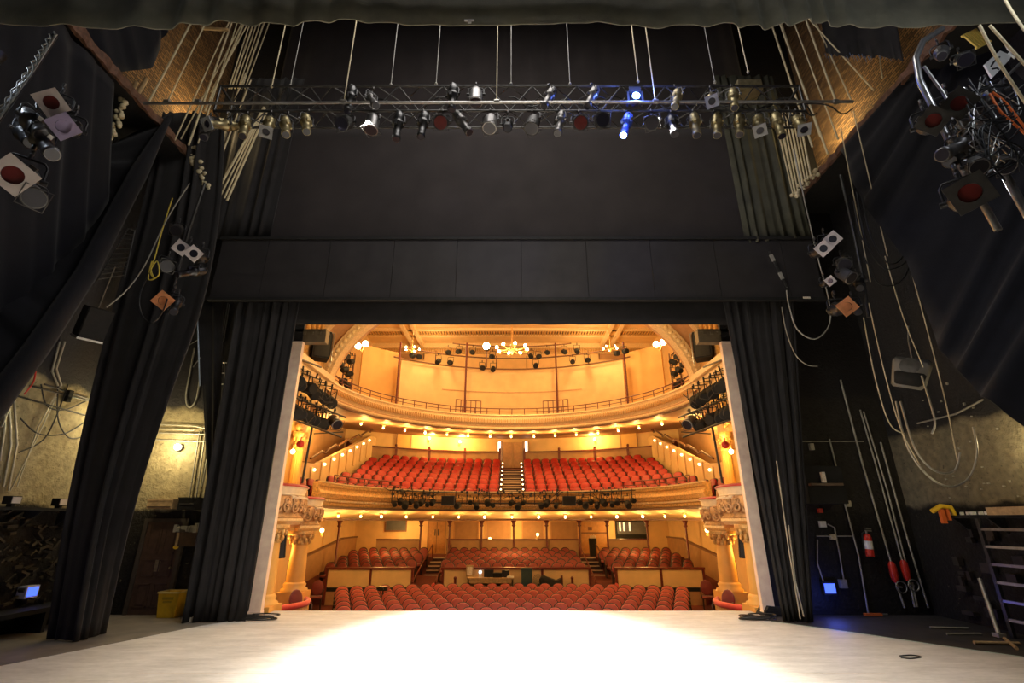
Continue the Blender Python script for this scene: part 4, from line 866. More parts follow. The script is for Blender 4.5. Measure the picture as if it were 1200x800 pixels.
o = b.build('shelf_bits', M['white']); tag(o, 'small pale bits scattered on the right wall shelf', 'bits'); o['kind'] = 'stuff'
q = PX(1187, 588, 9.25); b = MB(); b.box(-.16, .1, -.42, .42, -.07, .07); tag(b.build('timber_block', M['plank'], None, (q.x, q.y, t.location.z+.12)), 'pale timber block on the right wall shelf at frame edge', 'timber')
t2 = thing('orange_clamp', 'orange and yellow clamp on the end of right wall shelf', 'clamp', PX(1104, 600, 9.0))
b = MB(); b.tube([(-.2, 0, .02), (0, 0, .12), (.2, 0, .1), (.25, 0, -.06)], .05, 8); b.build('jaw', M['yellow'], t2)
b = MB(); b.box(-.06, .02, -.05, .03, -.22, .06); b.box(.06, .12, -.05, .03, -.16, .06); b.build('grip', M['orangecable'], t2)
# lower wall boards and ladder at right
b = MB()
for i in range(70): b.cbox((9.5, R.uniform(7.2, 11.5), R.uniform(.2, 2.2)), R.uniform(.04, .16), R.uniform(.05, .3), R.uniform(.03, .2))
o = b.build('wall_clutter', mat('dark_clutter_right', (.03, .024, .018), .55, noise=.6)); tag(o, 'dark gear and boards hung on the lower right wall', 'clutter'); o['kind'] = 'stuff'
fx, fy = 8.9, PX(1180, 760, 8.9).y
a, c = PX(1182, 748, 9.0), PX(1175, 612, 9.0)
t = thing('rung_ladder', 'scuffed dark ladder standing against the right wall at frame edge', 'ladder', (9.1, a.y, .0))
for dy in (0, -1.1):
    b = MB(); b.box(-.03, .03, dy-.035, dy+.035, 0, 2.05); b.build('stile', M['darksteel'], t)
for k in range(6):
    b = MB(); b.box(-.03, .03, -1.1, 0, .28+k*.31, .325+k*.31); b.build('rung', M['steel'] if k % 2 else M['conduit'], t)
b = MB(); b.cyl(PX(1148, 678, 9.2), PX(1170, 742, 8.9), .035, n=10); b.cbox(PX(1171, 744, 8.9), .14, .14, .06)
tag(b.build('leaning_pipe', M['conduit']), 'scuffed pale pipe leaning on the lower right wall', 'pipe')
for k, (p0, p1) in enumerate((((1090, 736), (1135, 737)), ((1110, 744), (1150, 744)))):
    a, c = PZ(*p0), PZ(*p1); b = MB(); b.tube([a+Vector((0, 0, .02)), c+Vector((0, 0, .02))], .02, 6); tag(b.build('floor_batten', M['conduit']), 'thin pale batten on the dark floor at right, %s of two' % ('further' if k == 0 else 'nearer'), 'batten')
a, c = PZ(1142, 755), PZ(1195, 756); b = MB(); b.tube([a+Vector((0, 0, .03)), c+Vector((0, 0, .03))], .03, 6); tag(b.build('wooden_stick', M['plank']), 'wooden stick lying on dark floor near the right edge', 'stick')
b = MB(); b.tube([PZ(1178, 750)+Vector((0, 0, .03)), PZ(1192, 762)+Vector((0, 0, .03))], .03, 6); tag(b.build('wooden_stick', M['plank']), 'second wooden stick crossing the first near right edge', 'stick')
# cables coiled at the pilaster feet
for s, (x, y), L in ((-1, (303, 727), 'left'), (1, (888, 727), 'right')):
    q = PZ(x, y); pts = []
    for i in range(70): a = i*.5; r = .10+.10*math.sin(i*.23)+.05*R.random(); pts.append((q.x+(1.9*r*math.cos(a)) + (.12*math.sin(i*.1)), q.y+.9*r*math.sin(a), .03+.0012*i))
    tubes('coiled_cable', 'black coiled cable on the stage at the %s pilaster foot' % L, 'cable', 'cable', .014, pts)
q = PZ(228, 727); b = MB(); b.box(-.14, .12, -.1, .1, 0, .09); b.box(-.12, .1, -.08, .08, .09, .11); o = b.build('folded_paper', M['paper'], None, (q.x, q.y-.15, .012)); tag(o, 'folded pale paper at the foot of left tormentor', 'paper')
q = PZ(891, 712); t = thing('floor_monitor', 'low black floor unit at the right end of stage edge', 'loudspeaker', (q.x-.15, 12.55, .012)); b = MB(); b.prism([(-.35, 0), (.3, 0), (.3, .14), (-.2, .2)], -.2, .2); b.build('cabinet', M['matte'], t); b = MB(); b.box(-.3, .28, -.21, -.2, .02, .12); b.build('grille', M['black'], t)
tubes('stage_edge_cable', 'thin dark cable curl on pale floor at right', 'cable', 'cable', .010, [PZ(x, y)+Vector((0, 0, .02)) for x, y in ((1055, 770), (1068, 769), (1080, 771), (1068, 773), (1056, 772))])
# =================================================================== AUDITORIUM
CY = 17.7; FL = -1.37
def ring(pr, r, a0, a1, n, nm, m, kind=True, label=None, cat=None):
    b = MB(); b.sweep(pr, [(x-nx*r+nx*r, y, nx, ny) for x, y, nx, ny in arcpath(0, CY, r, a0, a1, n)])
    o = b.build(nm, M[m])
    if kind: o['kind'] = 'structure'
    else: tag(o, label, cat)
    return o
A = math.radians(93)
# floors
b = MB(); b.prism([(13.1, -1.75), (13.1, -1.66), (17.3, -1.56), (23.62, -1.36), (24, -1.36), (24, -1.75)], -9.7, 9.7, 'x'); struct('floor_stalls', b, M['carpet'])
b = MB(); b.prism([(23.62, FL), (23.62, -.80), (29.2, -.2), (29.7, .12), (32.5, .12), (32.5, FL)], -9.7, 9.7, 'x'); struct('floor_terrace', b, M['carpet'])
b = MB(); b.box(-9.7, 9.7, 13.0, 13.1, FL, -.25); struct('wall_stage_front', b, M['brown'])
# walls
b = MB(); b.box(-10, -9.7, 13, 32.8, FL, 13.8); struct('wall_left_auditorium', b, M['cream'])
b = MB(); b.box(9.7, 10, 13, 32.8, FL, 13.8); struct('wall_right_auditorium', b, M['cream'])
b = MB(); b.box(-9.7, 9.7, 32.5, 32.8, FL, 13.8); struct('wall_back_auditorium', b, M['cream'])
b = MB(); b.box(-10, 10, 12.8, 33, 13.6, 13.9); struct('ceiling_auditorium', b, M['cream'])
# ceiling beams and dentilled cornice
b = MB()
for y0, y1, z in ((26.6, 26.9, 13.42), (29.15, 29.4, 13.45), (30.15, 30.4, 13.45)): b.box(-9.7, 9.7, y0, y1, z, 13.6)
for s in (-1, 1):
    b.box(s*6.5-.42, s*6.5-.2, 16, 32, 13.28, 13.6); b.box(s*6.5+.2, s*6.5+.42, 16, 32, 13.28, 13.6)
b.box(-9.7, 9.7, 32.0, 32.5, 13.25, 13.6); b.box(-9.7, 9.7, 32.3, 32.5, 12.95, 13.25)
struct('trim_6', b, M['goldlight'])
b = MB()
for i in range(110): b.box(-9.6+i*.175, -9.6+i*.175+.09, 29.4, 30.15, 13.46, 13.6)
for i in range(150): b.box(-9.6+i*.128, -9.6+i*.128+.07, 32.2, 32.32, 13.0, 13.25)
for s in (-1, 1): b.box(s*6.5-.2, s*6.5+.2, 16, 32, 13.45, 13.6)
struct('trim_7', b, M['gold'])
b = MB(); b.box(-9.7, 9.7, 29.4, 30.15, 13.54, 13.595); b.box(-9.7, 9.7, 27.4, 27.7, 13.5, 13.59); struct('trim_8', b, M['brown'])
# auditorium arch
ax_, bz_, zs = 6.35, 4.1, 6.25
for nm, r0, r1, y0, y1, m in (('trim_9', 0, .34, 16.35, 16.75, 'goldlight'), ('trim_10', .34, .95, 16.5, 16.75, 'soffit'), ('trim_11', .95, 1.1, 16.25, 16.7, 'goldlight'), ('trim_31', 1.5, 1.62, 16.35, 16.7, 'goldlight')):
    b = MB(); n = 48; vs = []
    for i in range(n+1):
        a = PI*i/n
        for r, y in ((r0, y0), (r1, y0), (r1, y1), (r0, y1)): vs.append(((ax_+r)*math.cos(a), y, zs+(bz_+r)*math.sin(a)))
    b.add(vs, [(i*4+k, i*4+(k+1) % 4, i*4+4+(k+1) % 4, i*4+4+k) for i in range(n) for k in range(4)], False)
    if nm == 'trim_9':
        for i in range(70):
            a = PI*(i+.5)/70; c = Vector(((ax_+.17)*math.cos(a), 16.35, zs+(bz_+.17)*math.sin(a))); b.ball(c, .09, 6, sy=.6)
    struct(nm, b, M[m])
b = MB(); n = 48; vs = []      # spandrel wall over the arch
for i in range(n+1):
    a = PI*i/n; x, z = (ax_+.75)*math.cos(a), zs+(bz_+.75)*math.sin(a)
    vs += [(x, 16.6, z), (x, 16.6, 13.6), (x, 17.0, z), (x, 17.0, 13.6)]
b.add(vs, [f for i in range(n) for f in ((i*4, i*4+1, i*4+5, i*4+4), (i*4+2, i*4+6, i*4+7, i*4+3), (i*4, i*4+4, i*4+6, i*4+2))])
for s in (-1, 1): x0, x1 = sorted((s*7.1, s*9.7)); b.box(x0, x1, 16.6, 17, 6.0, 13.6)
struct('wall_arch', b, M['ochre'])
# coffered underside behind arch: deep reveal back to the ceiling
b = MB(); vs = []; n = 40
for i in range(n+1):
    a = PI*i/n
    for r, y in ((.02, 16.75), (.25, 17.4), (.75, 17.4), (.75, 16.75)): vs.append(((ax_+r)*math.cos(a), y, zs+(bz_+r)*math.sin(a)))
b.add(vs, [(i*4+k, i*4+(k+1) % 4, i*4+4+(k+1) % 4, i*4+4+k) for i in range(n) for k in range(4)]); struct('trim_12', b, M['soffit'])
for s, sd in ((-1, 'left'), (1, 'right')):
    # box side walls between proscenium and arch, cornice and organ-like panels
    b = MB(); x0, x1 = sorted((s*7.35, s*7.6)); b.box(x0, x1, 13, 16.6, FL, 13); struct('wall_boxes_'+sd, b, M['ochre'])
    b = MB(); x0, x1 = sorted((s*7.1, s*7.6)); b.box(x0, x1, 16.3, 17.0, FL, 6.2); struct('wall_pier_'+sd, b, M['cream'])
    b = MB()
    for k, (dx, z0, z1) in enumerate(((.0, 6.55, 6.75), (.12, 6.38, 6.55), (.22, 6.1, 6.38), (.1, 5.95, 6.1), (.3, 5.75, 5.95))):
        x0, x1 = sorted((s*(6.25+dx), s*7.35)); b.box(x0, x1, 13.0, 16.7, z0, z1)
    for i in range(26): 
        x0, x1 = sorted((s*6.36, s*6.5)); b.box(x0, x1, 13.05+i*.14, 13.12+i*.14, 6.28, 6.38)
    struct('trim_13' if s < 0 else 'trim_14', b, M['goldlight'])
    b = MB(); x0, x1 = sorted((s*6.55, s*7.35)); b.box(x0, x1, 13.0, 16.5, 6.75, 7.4)
    for i in range(9): b.lathe([(.10, 0), (.12, .04), (.09, .1), (.09, 1.5), (.12, 1.56), (.0, 1.6)], (s*6.75, 13.2+i*.38, 7.4), 8)
    struct('trim_15' if s < 0 else 'trim_16', b, M['gold'])
    b = MB(); 
    for i in range(46):
        q = (s*(6.9+R.uniform(-.1, .2)), R.uniform(13.1, 16.3), R.uniform(4.75, 5.75)); b.ball(q, R.uniform(.06, .16), 6)
    x0, x1 = sorted((s*6.95, s*7.35)); b.box(x0, x1, 13.0, 16.3, 4.7, 5.75); struct('trim_17' if s < 0 else 'trim_18', b, M['gold'])
# ------------------------------------------------------------------ lower balcony
prof = [(6.72, 2.50), (6.60, 2.52), (6.56, 2.62), (6.62, 2.66), (6.63, 2.72), (6.56, 2.78), (6.5, 2.92), (6.53, 3.02), (6.58, 3.06), (6.57, 3.12), (6.52, 3.16), (6.5, 3.24), (6.55, 3.28), (6.78, 3.28), (6.78, 2.50)]
def rsweep(nm, pr, m, a0=-A, a1=A, n=96, smooth=False):
    b = MB(); b.sweep(pr, [(0, CY, math.sin(a0+(a1-a0)*i/n), math.cos(a0+(a1-a0)*i/n)) for i in range(n+1)], True, smooth); return struct(nm, b, M[m])
rsweep('balcony_front_lower', prof, 'gold')
rsweep('balcony_lip_lower', [(6.50, 2.42), (6.50, 2.50), (6.75, 2.50), (6.75, 2.42)], 'brown')
rsweep('trim_19', [(6.49, 3.265), (6.49, 3.31), (6.62, 3.31), (6.62, 3.265)], 'goldlight')
b = MB()
for i in range(200):
    a = -A+2*A*(i+.5)/200; b.cbox((6.55*math.sin(a), CY+6.55*math.cos(a), 2.69), .06, .06, .07)
struct('trim_20', b, M['goldlight'])
rsweep('soffit_lower', [(6.62, 2.44), (8.5, 2.10), (16.5, 2.10), (16.5, 2.25), (8.5, 2.25), (6.7, 2.5)], 'cream')
rsweep('trim_21', [(8.42, 2.02), (8.42, 2.12), (8.7, 2.12), (8.7, 2.02)], 'brown')
rsweep('balcony_floor_lower', [(6.7, 2.5), (6.7, 2.62), (7.1, 2.64)] + [q for k in range(8) for q in ((7.15+.8*k, 2.64+.3*k), (7.94+.8*k, 2.64+.3*k))] + [(13.6, 5.1), (16, 5.1), (16, 4.9), (13.6, 4.8)], 'carpet')
# upper balcony
uprof = [(7.15, 6.28), (6.98, 6.30), (6.93, 6.36), (6.97, 6.43), (7.02, 6.47), (7.0, 6.53), (6.9, 6.62), (6.86, 6.78), (6.9, 6.86), (6.95, 6.9), (6.93, 6.96), (6.88, 7.0), (6.9, 7.06), (7.15, 7.06)]
rsweep('balcony_front_upper', uprof, 'goldlight')
b = MB()
for i in range(230):
    a = -A+2*A*(i+.5)/230; b.cbox((6.87*math.sin(a), CY+6.87*math.cos(a), 6.72), .045, .045, .2)
struct('trim_22', b, M['gold'])
rsweep('trim_23', [(6.9, 6.25), (6.9, 6.30), (7.1, 6.30), (7.1, 6.25)], 'brown')
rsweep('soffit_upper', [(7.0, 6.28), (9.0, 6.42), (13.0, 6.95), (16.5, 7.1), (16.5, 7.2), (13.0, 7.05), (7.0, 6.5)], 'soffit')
rsweep('balcony_floor_upper', [(7.1, 6.9), (12, 7.1), (16, 7.5), (16, 7.4), (7.1, 6.8)], 'carpet')
def railing(r, z, h, label, m, a0, a1, posts, nm='balcony_rail', rr=.022):
    t = thing(nm, label, 'railing', (0, CY, z)); n = 60
    arc = lambda zz: [(r*math.sin(a0+(a1-a0)*i/n), r*math.cos(a0+(a1-a0)*i/n), zz) for i in range(n+1)]
    b = MB(); b.tube(arc(h), rr, 6); b.build('top_rail', M[m], t)
    b = MB(); b.tube(arc(h*.5), rr*.7, 6); b.build('middle_rail', M[m], t)
    for i in range(posts):
        a = a0+(a1-a0)*i/(posts-1); b = MB(); b.cyl((r*math.sin(a), r*math.cos(a), 0), (r*math.sin(a), r*math.cos(a), h), rr, n=6); b.build('post', M[m], t)
railing(7.0, 7.06, .32, 'thin dark red rail along the top of the upper balcony front', 'maroon', -1.45, 1.45, 33)
for s, sd in ((-1, 'left'), (1, 'right')):
    a0, a1 = sorted((s*.82, s*1.42)); railing(6.62, 3.3, .3, 'dark red rail on lower balcony front, %s end' % sd, 'maroon', a0, a1, 5)
    a0, a1 = sorted((s*.22, s*.40)); railing(7.3, 7.06, .75, 'taller dark red guard rail on upper balcony, %s of centre' % sd, 'maroon', a0, a1, 6)
# upper gallery screen, poles and lantern gantry
SA = math.radians(37)
def gp(a, z, r=10.0): return Vector((r*math.sin(a), CY+r*math.cos(a), z))
rsweep('wall_gallery_screen', [(10.15, 7.0), (10.15, 10.35), (10.25, 10.35), (10.25, 7.0)], 'cream', -SA, SA, 60)
rsweep('trim_24', [(10.12, 9.0), (10.12, 9.05), (10.15, 9.05), (10.15, 9.0)], 'soffit', -.62*SA, .62*SA, 40)
for s in (-1, 1):
    a0, a1 = sorted((s*SA, s*math.radians(48.5))); rsweep('wall_gallery_left' if s < 0 else 'wall_gallery_right', [(10.6, 7.0), (10.6, 10.9), (10.7, 10.9), (10.7, 7.0)], 'ochre', a0, a1, 24)
t = thing('gallery_gantry', 'curved dark pipe gantry of lanterns across the upper gallery', 'lighting rig', (0, CY, 10.4))
for z, a in ((0, SA*1.08), (.66, SA*.98), (1.40, SA*.55)):
    b = MB(); b.tube([(10*math.sin(-a+2*a*i/60), 10*math.cos(-a+2*a*i/60), z) for i in range(61)], .04, 6); b.build('pipe', M['brown'], t)
for x in (473, 510, 545, 581, 618, 653, 690, 727):
    aa = math.asin((x-600)/547*26.5/10.0)
    z0 = -3.3 if x in (473, 545, 653, 727) else 0
    b = MB(); b.cyl((10*math.sin(aa), 10*math.cos(aa)-.04, z0), (10*math.sin(aa), 10*math.cos(aa)-.04, (.9 if x in (473, 727) else 1.5) if z0 else .8), .055 if z0 else .03, n=8); b.build('upright', M['maroon'] if z0 else M['brown'], t)
sm = MB(T=Matrix.Rotation(.35, 4, 'X')); sm.lathe([(0, 0), (.1, 0), (.13, .05), (.13, .3), (.11, .34), (0, .34)], n=10); smm = MB(T=Matrix.Rotation(PI/2, 4, 'X') @ Matrix.Translation((0, 0, -.1)))
smm.add(sm.v, sm.f); smm.T = Matrix.Identity(4); smm.tube([(-.15, 0, 0), (-.15, 0, .25), (.15, 0, .25), (.15, 0, 0)], .014, 5); smm.cyl((0, 0, .25), (0, 0, .36), .02, n=6)
SMALL = smm.build('small_lantern', M['matte']); SMALL.location = FAR; SMALL['label'] = 'x'; SMALL['category'] = 'stage light'
def small(p, rz, label, group, s=1.0):
    o = SMALL.copy(); COL.objects.link(o); o.location = p; o.rotation_euler = (R.uniform(-.2, .3), 0, rz+R.uniform(-.4, .4)); o.scale = (s,)*3; o['label'] = label; o['group'] = group; return o
GL = sorted([(514, 422, .66), (528, 424, .66), (525, 412, 1.4), (538, 411, 1.4), (554, 412, 1.4), (577, 417, .66), (565, 430, 0), (578, 431, 0), (622, 416, 1.1), (631, 417, 1.1), (641, 412, 1.4), (661, 411, 1.4), (676, 410, 1.4), (628, 427, .3), (671, 423, .66), (688, 421, .66), (491, 417, .4), (484, 416, .4), (722, 413, .4), (732, 411, .4)])
for i, (x, y, z) in enumerate(GL):
    D = CY+math.sqrt(max(1, 100-((x-600)/547*26.5)**2)); q = P(x, y, D-.3); small(q, 0, 'small black lantern on the upper gallery gantry, %s' % side_ord(i, len(GL)), 'gallery gantry lanterns', 1.15)
# hot spot lamp (throws the pool on stage)
q = P(570, 405, 26.5); t = thing('follow_spot', 'dazzling white follow spot on the upper gallery gantry', 'stage light', q)
b = MB(); b.cyl((0, .7, .1), (0, -.02, -.02), .2, n=16); b.build('housing', M['black'], t); b = MB(); b.cyl((0, -.03, -.025), (0, -.05, -.03), .19, n=16); b.build('lens', M['hotwhite'], t); b = MB(); b.cyl((0, .3, -.2), (0, .3, -1.2), .05, n=8); b.build('stand', M['brown'], t)
# chandelier
def chandelier(q, arms, rad, drop, label, power, s=1.0):
    t = thing('chandelier', label, 'chandelier', q)
    b = MB(); b.lathe([(0, -.35*s), (.05*s, -.3*s), (.12*s, -.12*s), (.05*s, 0), (.07*s, .1*s), (.03*s, .2*s), (.02*s, drop)], n=12); b.build('stem', M['gold'], t)
    for k in range(arms):
        a = 2*PI*k/arms+.2; c, s_ = math.cos(a), math.sin(a)
        ar = MB(); ar.tube([(c*u*rad, s_*u*rad, (-.12+.5*(u-.5)**2-.12*u)*s) for u in (0.05, .25, .5, .75, 1)], .02*s, 6); ar.lathe([(.0, 0), (.06*s, .02*s), (.05*s, .06*s)], (c*rad, s_*rad, -.2*s), 8); aro = ar.build('arm', M['gold'], t)
        bl = MB(); bl.ball((c*rad, s_*rad, -.08*s), .06*s, 8, sz=1.3); bl.build('bulb', M['bulbhot'], aro)
    light('POINT', Vector(q)+Vector((0, -.3, -.75*s)), power, (1, .60, .22), .25)
    return t
chandelier(P(600, 406, 22.5), 8, .75, 2.2, 'large gilded many-bulb chandelier hanging in the centre', 380, 1.2)
chandelier(P(485, 411, 25.2)+Vector((0, -.5, 0)), 5, .38, 1.2, 'small bulb cluster chandelier left of the gantry', 60, .8)
chandelier(P(713, 410, 25.2)+Vector((0, -.5, 0)), 5, .38, 1.2, 'small bulb cluster chandelier right of the gantry', 60, .8)
for x, y, L in ((424, 404, 'left'), (773, 402, 'right')):
    q = P(x, y, 20.5); t = thing('globe_wall_light', 'glaring globe light high beside the arch at %s' % L, 'lamp', q)
    for k in (-1, 1): b = MB(); b.ball((k*.16, 0, .05*k), .14, 10); b.build('globe', M['hotwhite'] if 0 else M['bulbhot'], t)
    b = MB(); b.tube([(-.16, 0, -.05), (0, .1, -.3), (.16, 0, .05)], .025, 6); b.build('bracket', M['gold'], t)
    light('POINT', q+Vector((0, -.4, -.1)), 110, (1, .6, .2), .15)
# side upper galleries with rails and lanterns
for s, sd in ((-1, 'left'), (1, 'right')):
    t = thing('side_rig', 'side gallery rails loaded with lanterns beside the arch at %s' % sd, 'lighting rig', (s*7.7, 21, 7.1))
    for z, y0, y1 in ((.45, -2.5, 2.0), (.95, -2.5, 2.2), (1.5, -2.4, 2.2), (2.1, -2.2, 2.2), (2.6, -2, 2)):
        b = MB(); b.cyl((0, y0, z), (s*.2, y1, z), .035, n=6); b.build('pipe', M['brown'], t)
    for y in (-2.4, -.8, .8, 2.1): b = MB(); b.cyl((s*.1, y, -.1), (s*.1, y, 2.7), .035, n=6); b.build('upright', M['brown'], t)
    k = 0
    for z in (1.5, 2.1, .95):
        for y in (-1.6, -.9, -.2, .5, 1.2):
            if (z == .95 and y < 0): continue
            small(Vector((s*7.6, 21+y, 7.1+z-.05)), s*.6, 'black lantern on the %s side gallery rails, %s tier, %s from the front' % (sd, {1.5: 'middle', 2.1: 'top', .95: 'bottom'}[z], ordw(int(round((y+1.6)/.7))+1)), 'side gallery lanterns', 1.05); k += 1
    b = MB(); x0, x1 = sorted((s*8.6, s*8.7)); b.box(x0, x1, 17.2, 24, 7, 12.8); struct('wall_side_gallery_'+sd, b, M['cream'])
    for i in range(4):
        q = (s*7.9, 19.6+i*1.0, 7.15)
# ------------------------------------------------------------------ lamps under the balconies
def soffit_lamp(p, label, group, power, hot=False):
    t = thing('soffit_lamp', label, 'lamp', p, 0, group)
    b = MB(); b.lathe([(.06, 0), (.10, -.02), (.05, -.06), (.03, -.08)], n=10); b.build('rose', M['gold'], t)
    b = MB(); b.ball((0, 0, -.13), .05, 8); b.build('bulb', M['bulbhot'] if hot else M['bulb'], t)
    light('POINT', Vector(p)+Vector((-.25*p[0]/9, -.22, -.24)), power, (1, .56, .16), .06)
LX = [398, 424, 448, 477, 508, 538, 568, 600, 631, 662, 692, 722, 752, 778, 801]
HOTL = {448, 631, 662, 722, 752, 568}
def soff_pt(x, r, z):    # where the ray at column x meets the circle of radius r
    k = (x-600)/606; a_, b_, c_ = k*k+1, -2*CY, CY*CY-r*r; D = (-b_+math.sqrt(b_*b_-4*a_*c_))/(2*a_); return Vector((k*D, D, z))
for i, x in enumerate(LX): soffit_lamp(soff_pt(x, 7.35, 2.31), 'glowing soffit lamp under the lower balcony, %s' % side_ord(i, len(LX)), 'lower balcony soffit lamps', 26 if x in HOTL else 15, x in HOTL)
UX = [413, 441, 468, 493, 520, 546, 573, 599, 627, 653, 679, 706, 731, 757, 786]
for i, x in enumerate(UX): soffit_lamp(soff_pt(x, 8.5, 6.33), 'glowing soffit lamp under the upper balcony, %s' % side_ord(i, len(UX)), 'upper balcony soffit lamps', 52, x == 493)
def cpt(x, y, r):      # where a photographed point lies on the circle of radius r round the house
    h, v = hv(x, y); k = (x-600)/h; a_, b_, c_ = k*k+1, -2*CY, CY*CY-r*r; return P(x, y, (-b_+math.sqrt(b_*b_-4*a_*c_))/(2*a_))
def sconce(p, label, power):
    t = thing('wall_sconce', label, 'lamp', p); b = MB(); b.lathe([(.03, -.15), (.07, -.05), (.04, .0)], n=10); b.build('bracket', M['gold'], t); b = MB(); b.ball((0, 0, .09), .09, 8); b.build('globe', M['bulb'], t)
    light('POINT', Vector(p)+Vector((-.5*p[0]/9.5, -.55, .12)), power, (1, .60, .16), .1)
for x, y, L in ((421, 499, 'far left'), (503, 513, 'left of centre'), (539, 517, 'nearer the centre doors, left'), (697, 514, 'right of centre'), (764, 501, 'right'), (781, 497, 'far right')):
    q = cpt(x, y+2, 14.12); sconce(q, 'bright wall light behind the lower balcony seats, %s' % L, 190)
for x, y, L in ((377, 624, 'left'), (829, 624, 'right')):
    q = P(x, y, 21.5); q.x = -9.0 if x < 600 else 9.0; q = P(x, y, 16.3 if 0 else 21.0); t = sconce(q, 'twin-bulb wall light under the box at %s' % L, 70)
# back wall of lower balcony level
rsweep('wall_back_balcony', [(14.3, 4.8), (14.3, 7.2), (14.42, 7.2), (14.42, 4.8)], 'cream', -math.radians(50), math.radians(50), 60)
rsweep('balcony_back_partition', [(13.8, 5.0), (13.8, 6.05), (13.9, 6.05), (13.9, 5.0)], 'tan', math.radians(3), math.radians(42), 24)
rsweep('balcony_back_partition', [(13.8, 5.0), (13.8, 6.05), (13.9, 6.05), (13.9, 5.0)], 'tan', -math.radians(42), -math.radians(3), 24)
for s in (-1, 1): a0, a1 = sorted((s*math.radians(3), s*math.radians(42))); rsweep('trim_25' if s < 0 else 'trim_26', [(13.75, 6.05), (13.75, 6.13), (13.95, 6.13), (13.95, 6.05)], 'maroon', a0, a1, 24)
k = 0
for s, sd in ((-1, 'left'), (1, 'right')):
    for i, dg in enumerate((3.2, 12.3, 21.5, 30, 37, 42)):
        a = s*math.radians(dg); t = thing('partition_post', 'dark partition post behind balcony seats, %s %s of centre aisle' % (ordw(i+1), sd), 'post', (13.85*math.sin(a), CY+13.85*math.cos(a), 5.05), -a)
        b = MB(); b.box(-.07, .07, -.08, .06, 0, 1.15); b.build('shaft', M['maroon'], t); b = MB(); b.ball((0, 0, 1.22), .08, 8); b.build('finial', M['maroon'], t)
for x0, x1, nm, L in ((463, 482, 'gilt_panel', 'left'), (728, 748, 'gilt_panel', 'right')):
    a, c = cpt(x0, 526, 14.27), cpt(x1, 510, 14.27); c.z = a.z+1.15; m_ = cpt((x0+x1)/2, 526, 14.27); t = thing('wall_frame', 'pale framed wall panel behind balcony seats at %s' % L, 'panel', m_, -math.atan2(m_.x, m_.y-CY)); w, h = (c.x-a.x)/2, c.z-a.z
    b = MB(); b.box(-w, w, -.05, 0, 0, h); b.build('board', M['ochre'], t); b = MB(); b.box(-w-.06, w+.06, -.08, 0, h, h+.1); b.box(-w-.05, -w, -.07, 0, 0, h); b.box(w, w+.05, -.07, 0, 0, h); b.build('moulding', M['tan'], t)
for x0, x1, L in ((459, 497, 'left'), (703, 741, 'right')):
    a, c = P(x0, 421, 32.4), P(x1, 404, 32.4); t = thing('dark_recess', 'brown panelled recess behind the gantry at upper %s' % L, 'panel', ((a.x+c.x)/2, 32.45, a.z)); w, h = (c.x-a.x)/2, c.z-a.z
    b = MB(); b.box(-w, w, -.04, 0, 0, h); b.build('panel', M['tan'], t); b = MB(); b.box(-w-.06, -w, -.08, 0, 0, h); b.box(w, w+.06, -.08, 0, 0, h); b.build('jamb', M['brown'], t)
# centre doorway at the top of the balcony aisle
t = thing('balcony_door', 'panelled double door at the top of the balcony aisle', 'door', (.05, 31.85, 5.1))
b = MB(); b.box(-1.05, -.62, -.06, 0, 0, 1.7); b.box(.62, 1.05, -.06, 0, 0, 1.7); b.build('side_panel', M['tan'], t)
for s in (-1, 1): b = MB(); x0, x1 = sorted((s*.02, s*.6)); b.box(x0, x1, -.07, 0, 0, 1.65); b.box(x0+.1, x1-.1, -.09, -.07, .9, 1.5); b.box(x0+.1, x1-.1, -.09, -.07, .15, .75); b.build('leaf', M['soffit'], t)
for s in (-1, 1): b = MB(); b.box(s*.86-.07, s*.86+.07, -.12, -.06, .5, 1.68); b.build('lit_slit', mat('daylight_slit', (1, .95, .8), .4, emit=(1, .93, .75), estr=3.5), t)
# under-balcony back wall
def backpanel(x0, x1, y0, y1, m, nm, label, cat, Y=32.45, dep=.05, fr=None):
    a, c = P(x0, y1, Y), P(x1, y0, Y); t = thing(nm, label, cat, ((a.x+c.x)/2, Y+.05, a.z)); w, h = (c.x-a.x)/2, c.z-a.z
    b = MB(); b.box(-w, w, -dep, 0, 0, h); b.build('panel', M[m], t)
    if fr: b = MB(); b.box(-w-.07, w+.07, -dep-.04, 0, h, h+.07); b.box(-w-.07, -w, -dep-.04, 0, 0, h); b.box(w, w+.07, -dep-.04, 0, 0, h); b.box(-w-.07, w+.07, -dep-.06, 0, -.09, 0); b.build('surround', M[fr], t)
    return t, w, h
backpanel(452, 476, 609, 621, 'graypane', 'dark_window', 'dark framed picture window under balcony at left', 'window', fr='brown')
t, w, h = backpanel(501, 522, 611, 648, 'doorwood', 'double_door', 'warm wooden double door at the top of left stalls steps', 'door', fr='tan')
b = MB(); b.box(-.012, .012, -.07, -.05, 0, h); b.build('centre_gap', M['brown'], t)
for s in (-1, 1): b = MB(); b.box(s*.1-.025, s*.1+.025, -.1, -.05, h*.55, h*.75); b.build('pull_handle', M['darksteel'], t)
t, w, h = backpanel(682, 710, 611, 648, 'doorwood', 'double_door', 'orange-lit door with dark sign at the top of right stalls steps', 'door', fr='tan')
b = MB(); b.box(-w, w, -.08, -.05, h*.62, h*.66); b.build('transom', M['brown'], t); b = MB(); b.box(-.35, -.1, -.08, -.05, h*.72, h*.83); b.build('dark_sign', M['brown'], t)
backpanel(532, 560, 612, 648, 'tan', 'wall_panel', 'tan wall panel under balcony left of the thin columns', 'panel', fr='soffit')
backpanel(570, 598, 612, 648, 'tan', 'wall_panel', 'tan wall panel under balcony between first two thin columns', 'panel', fr='soffit')
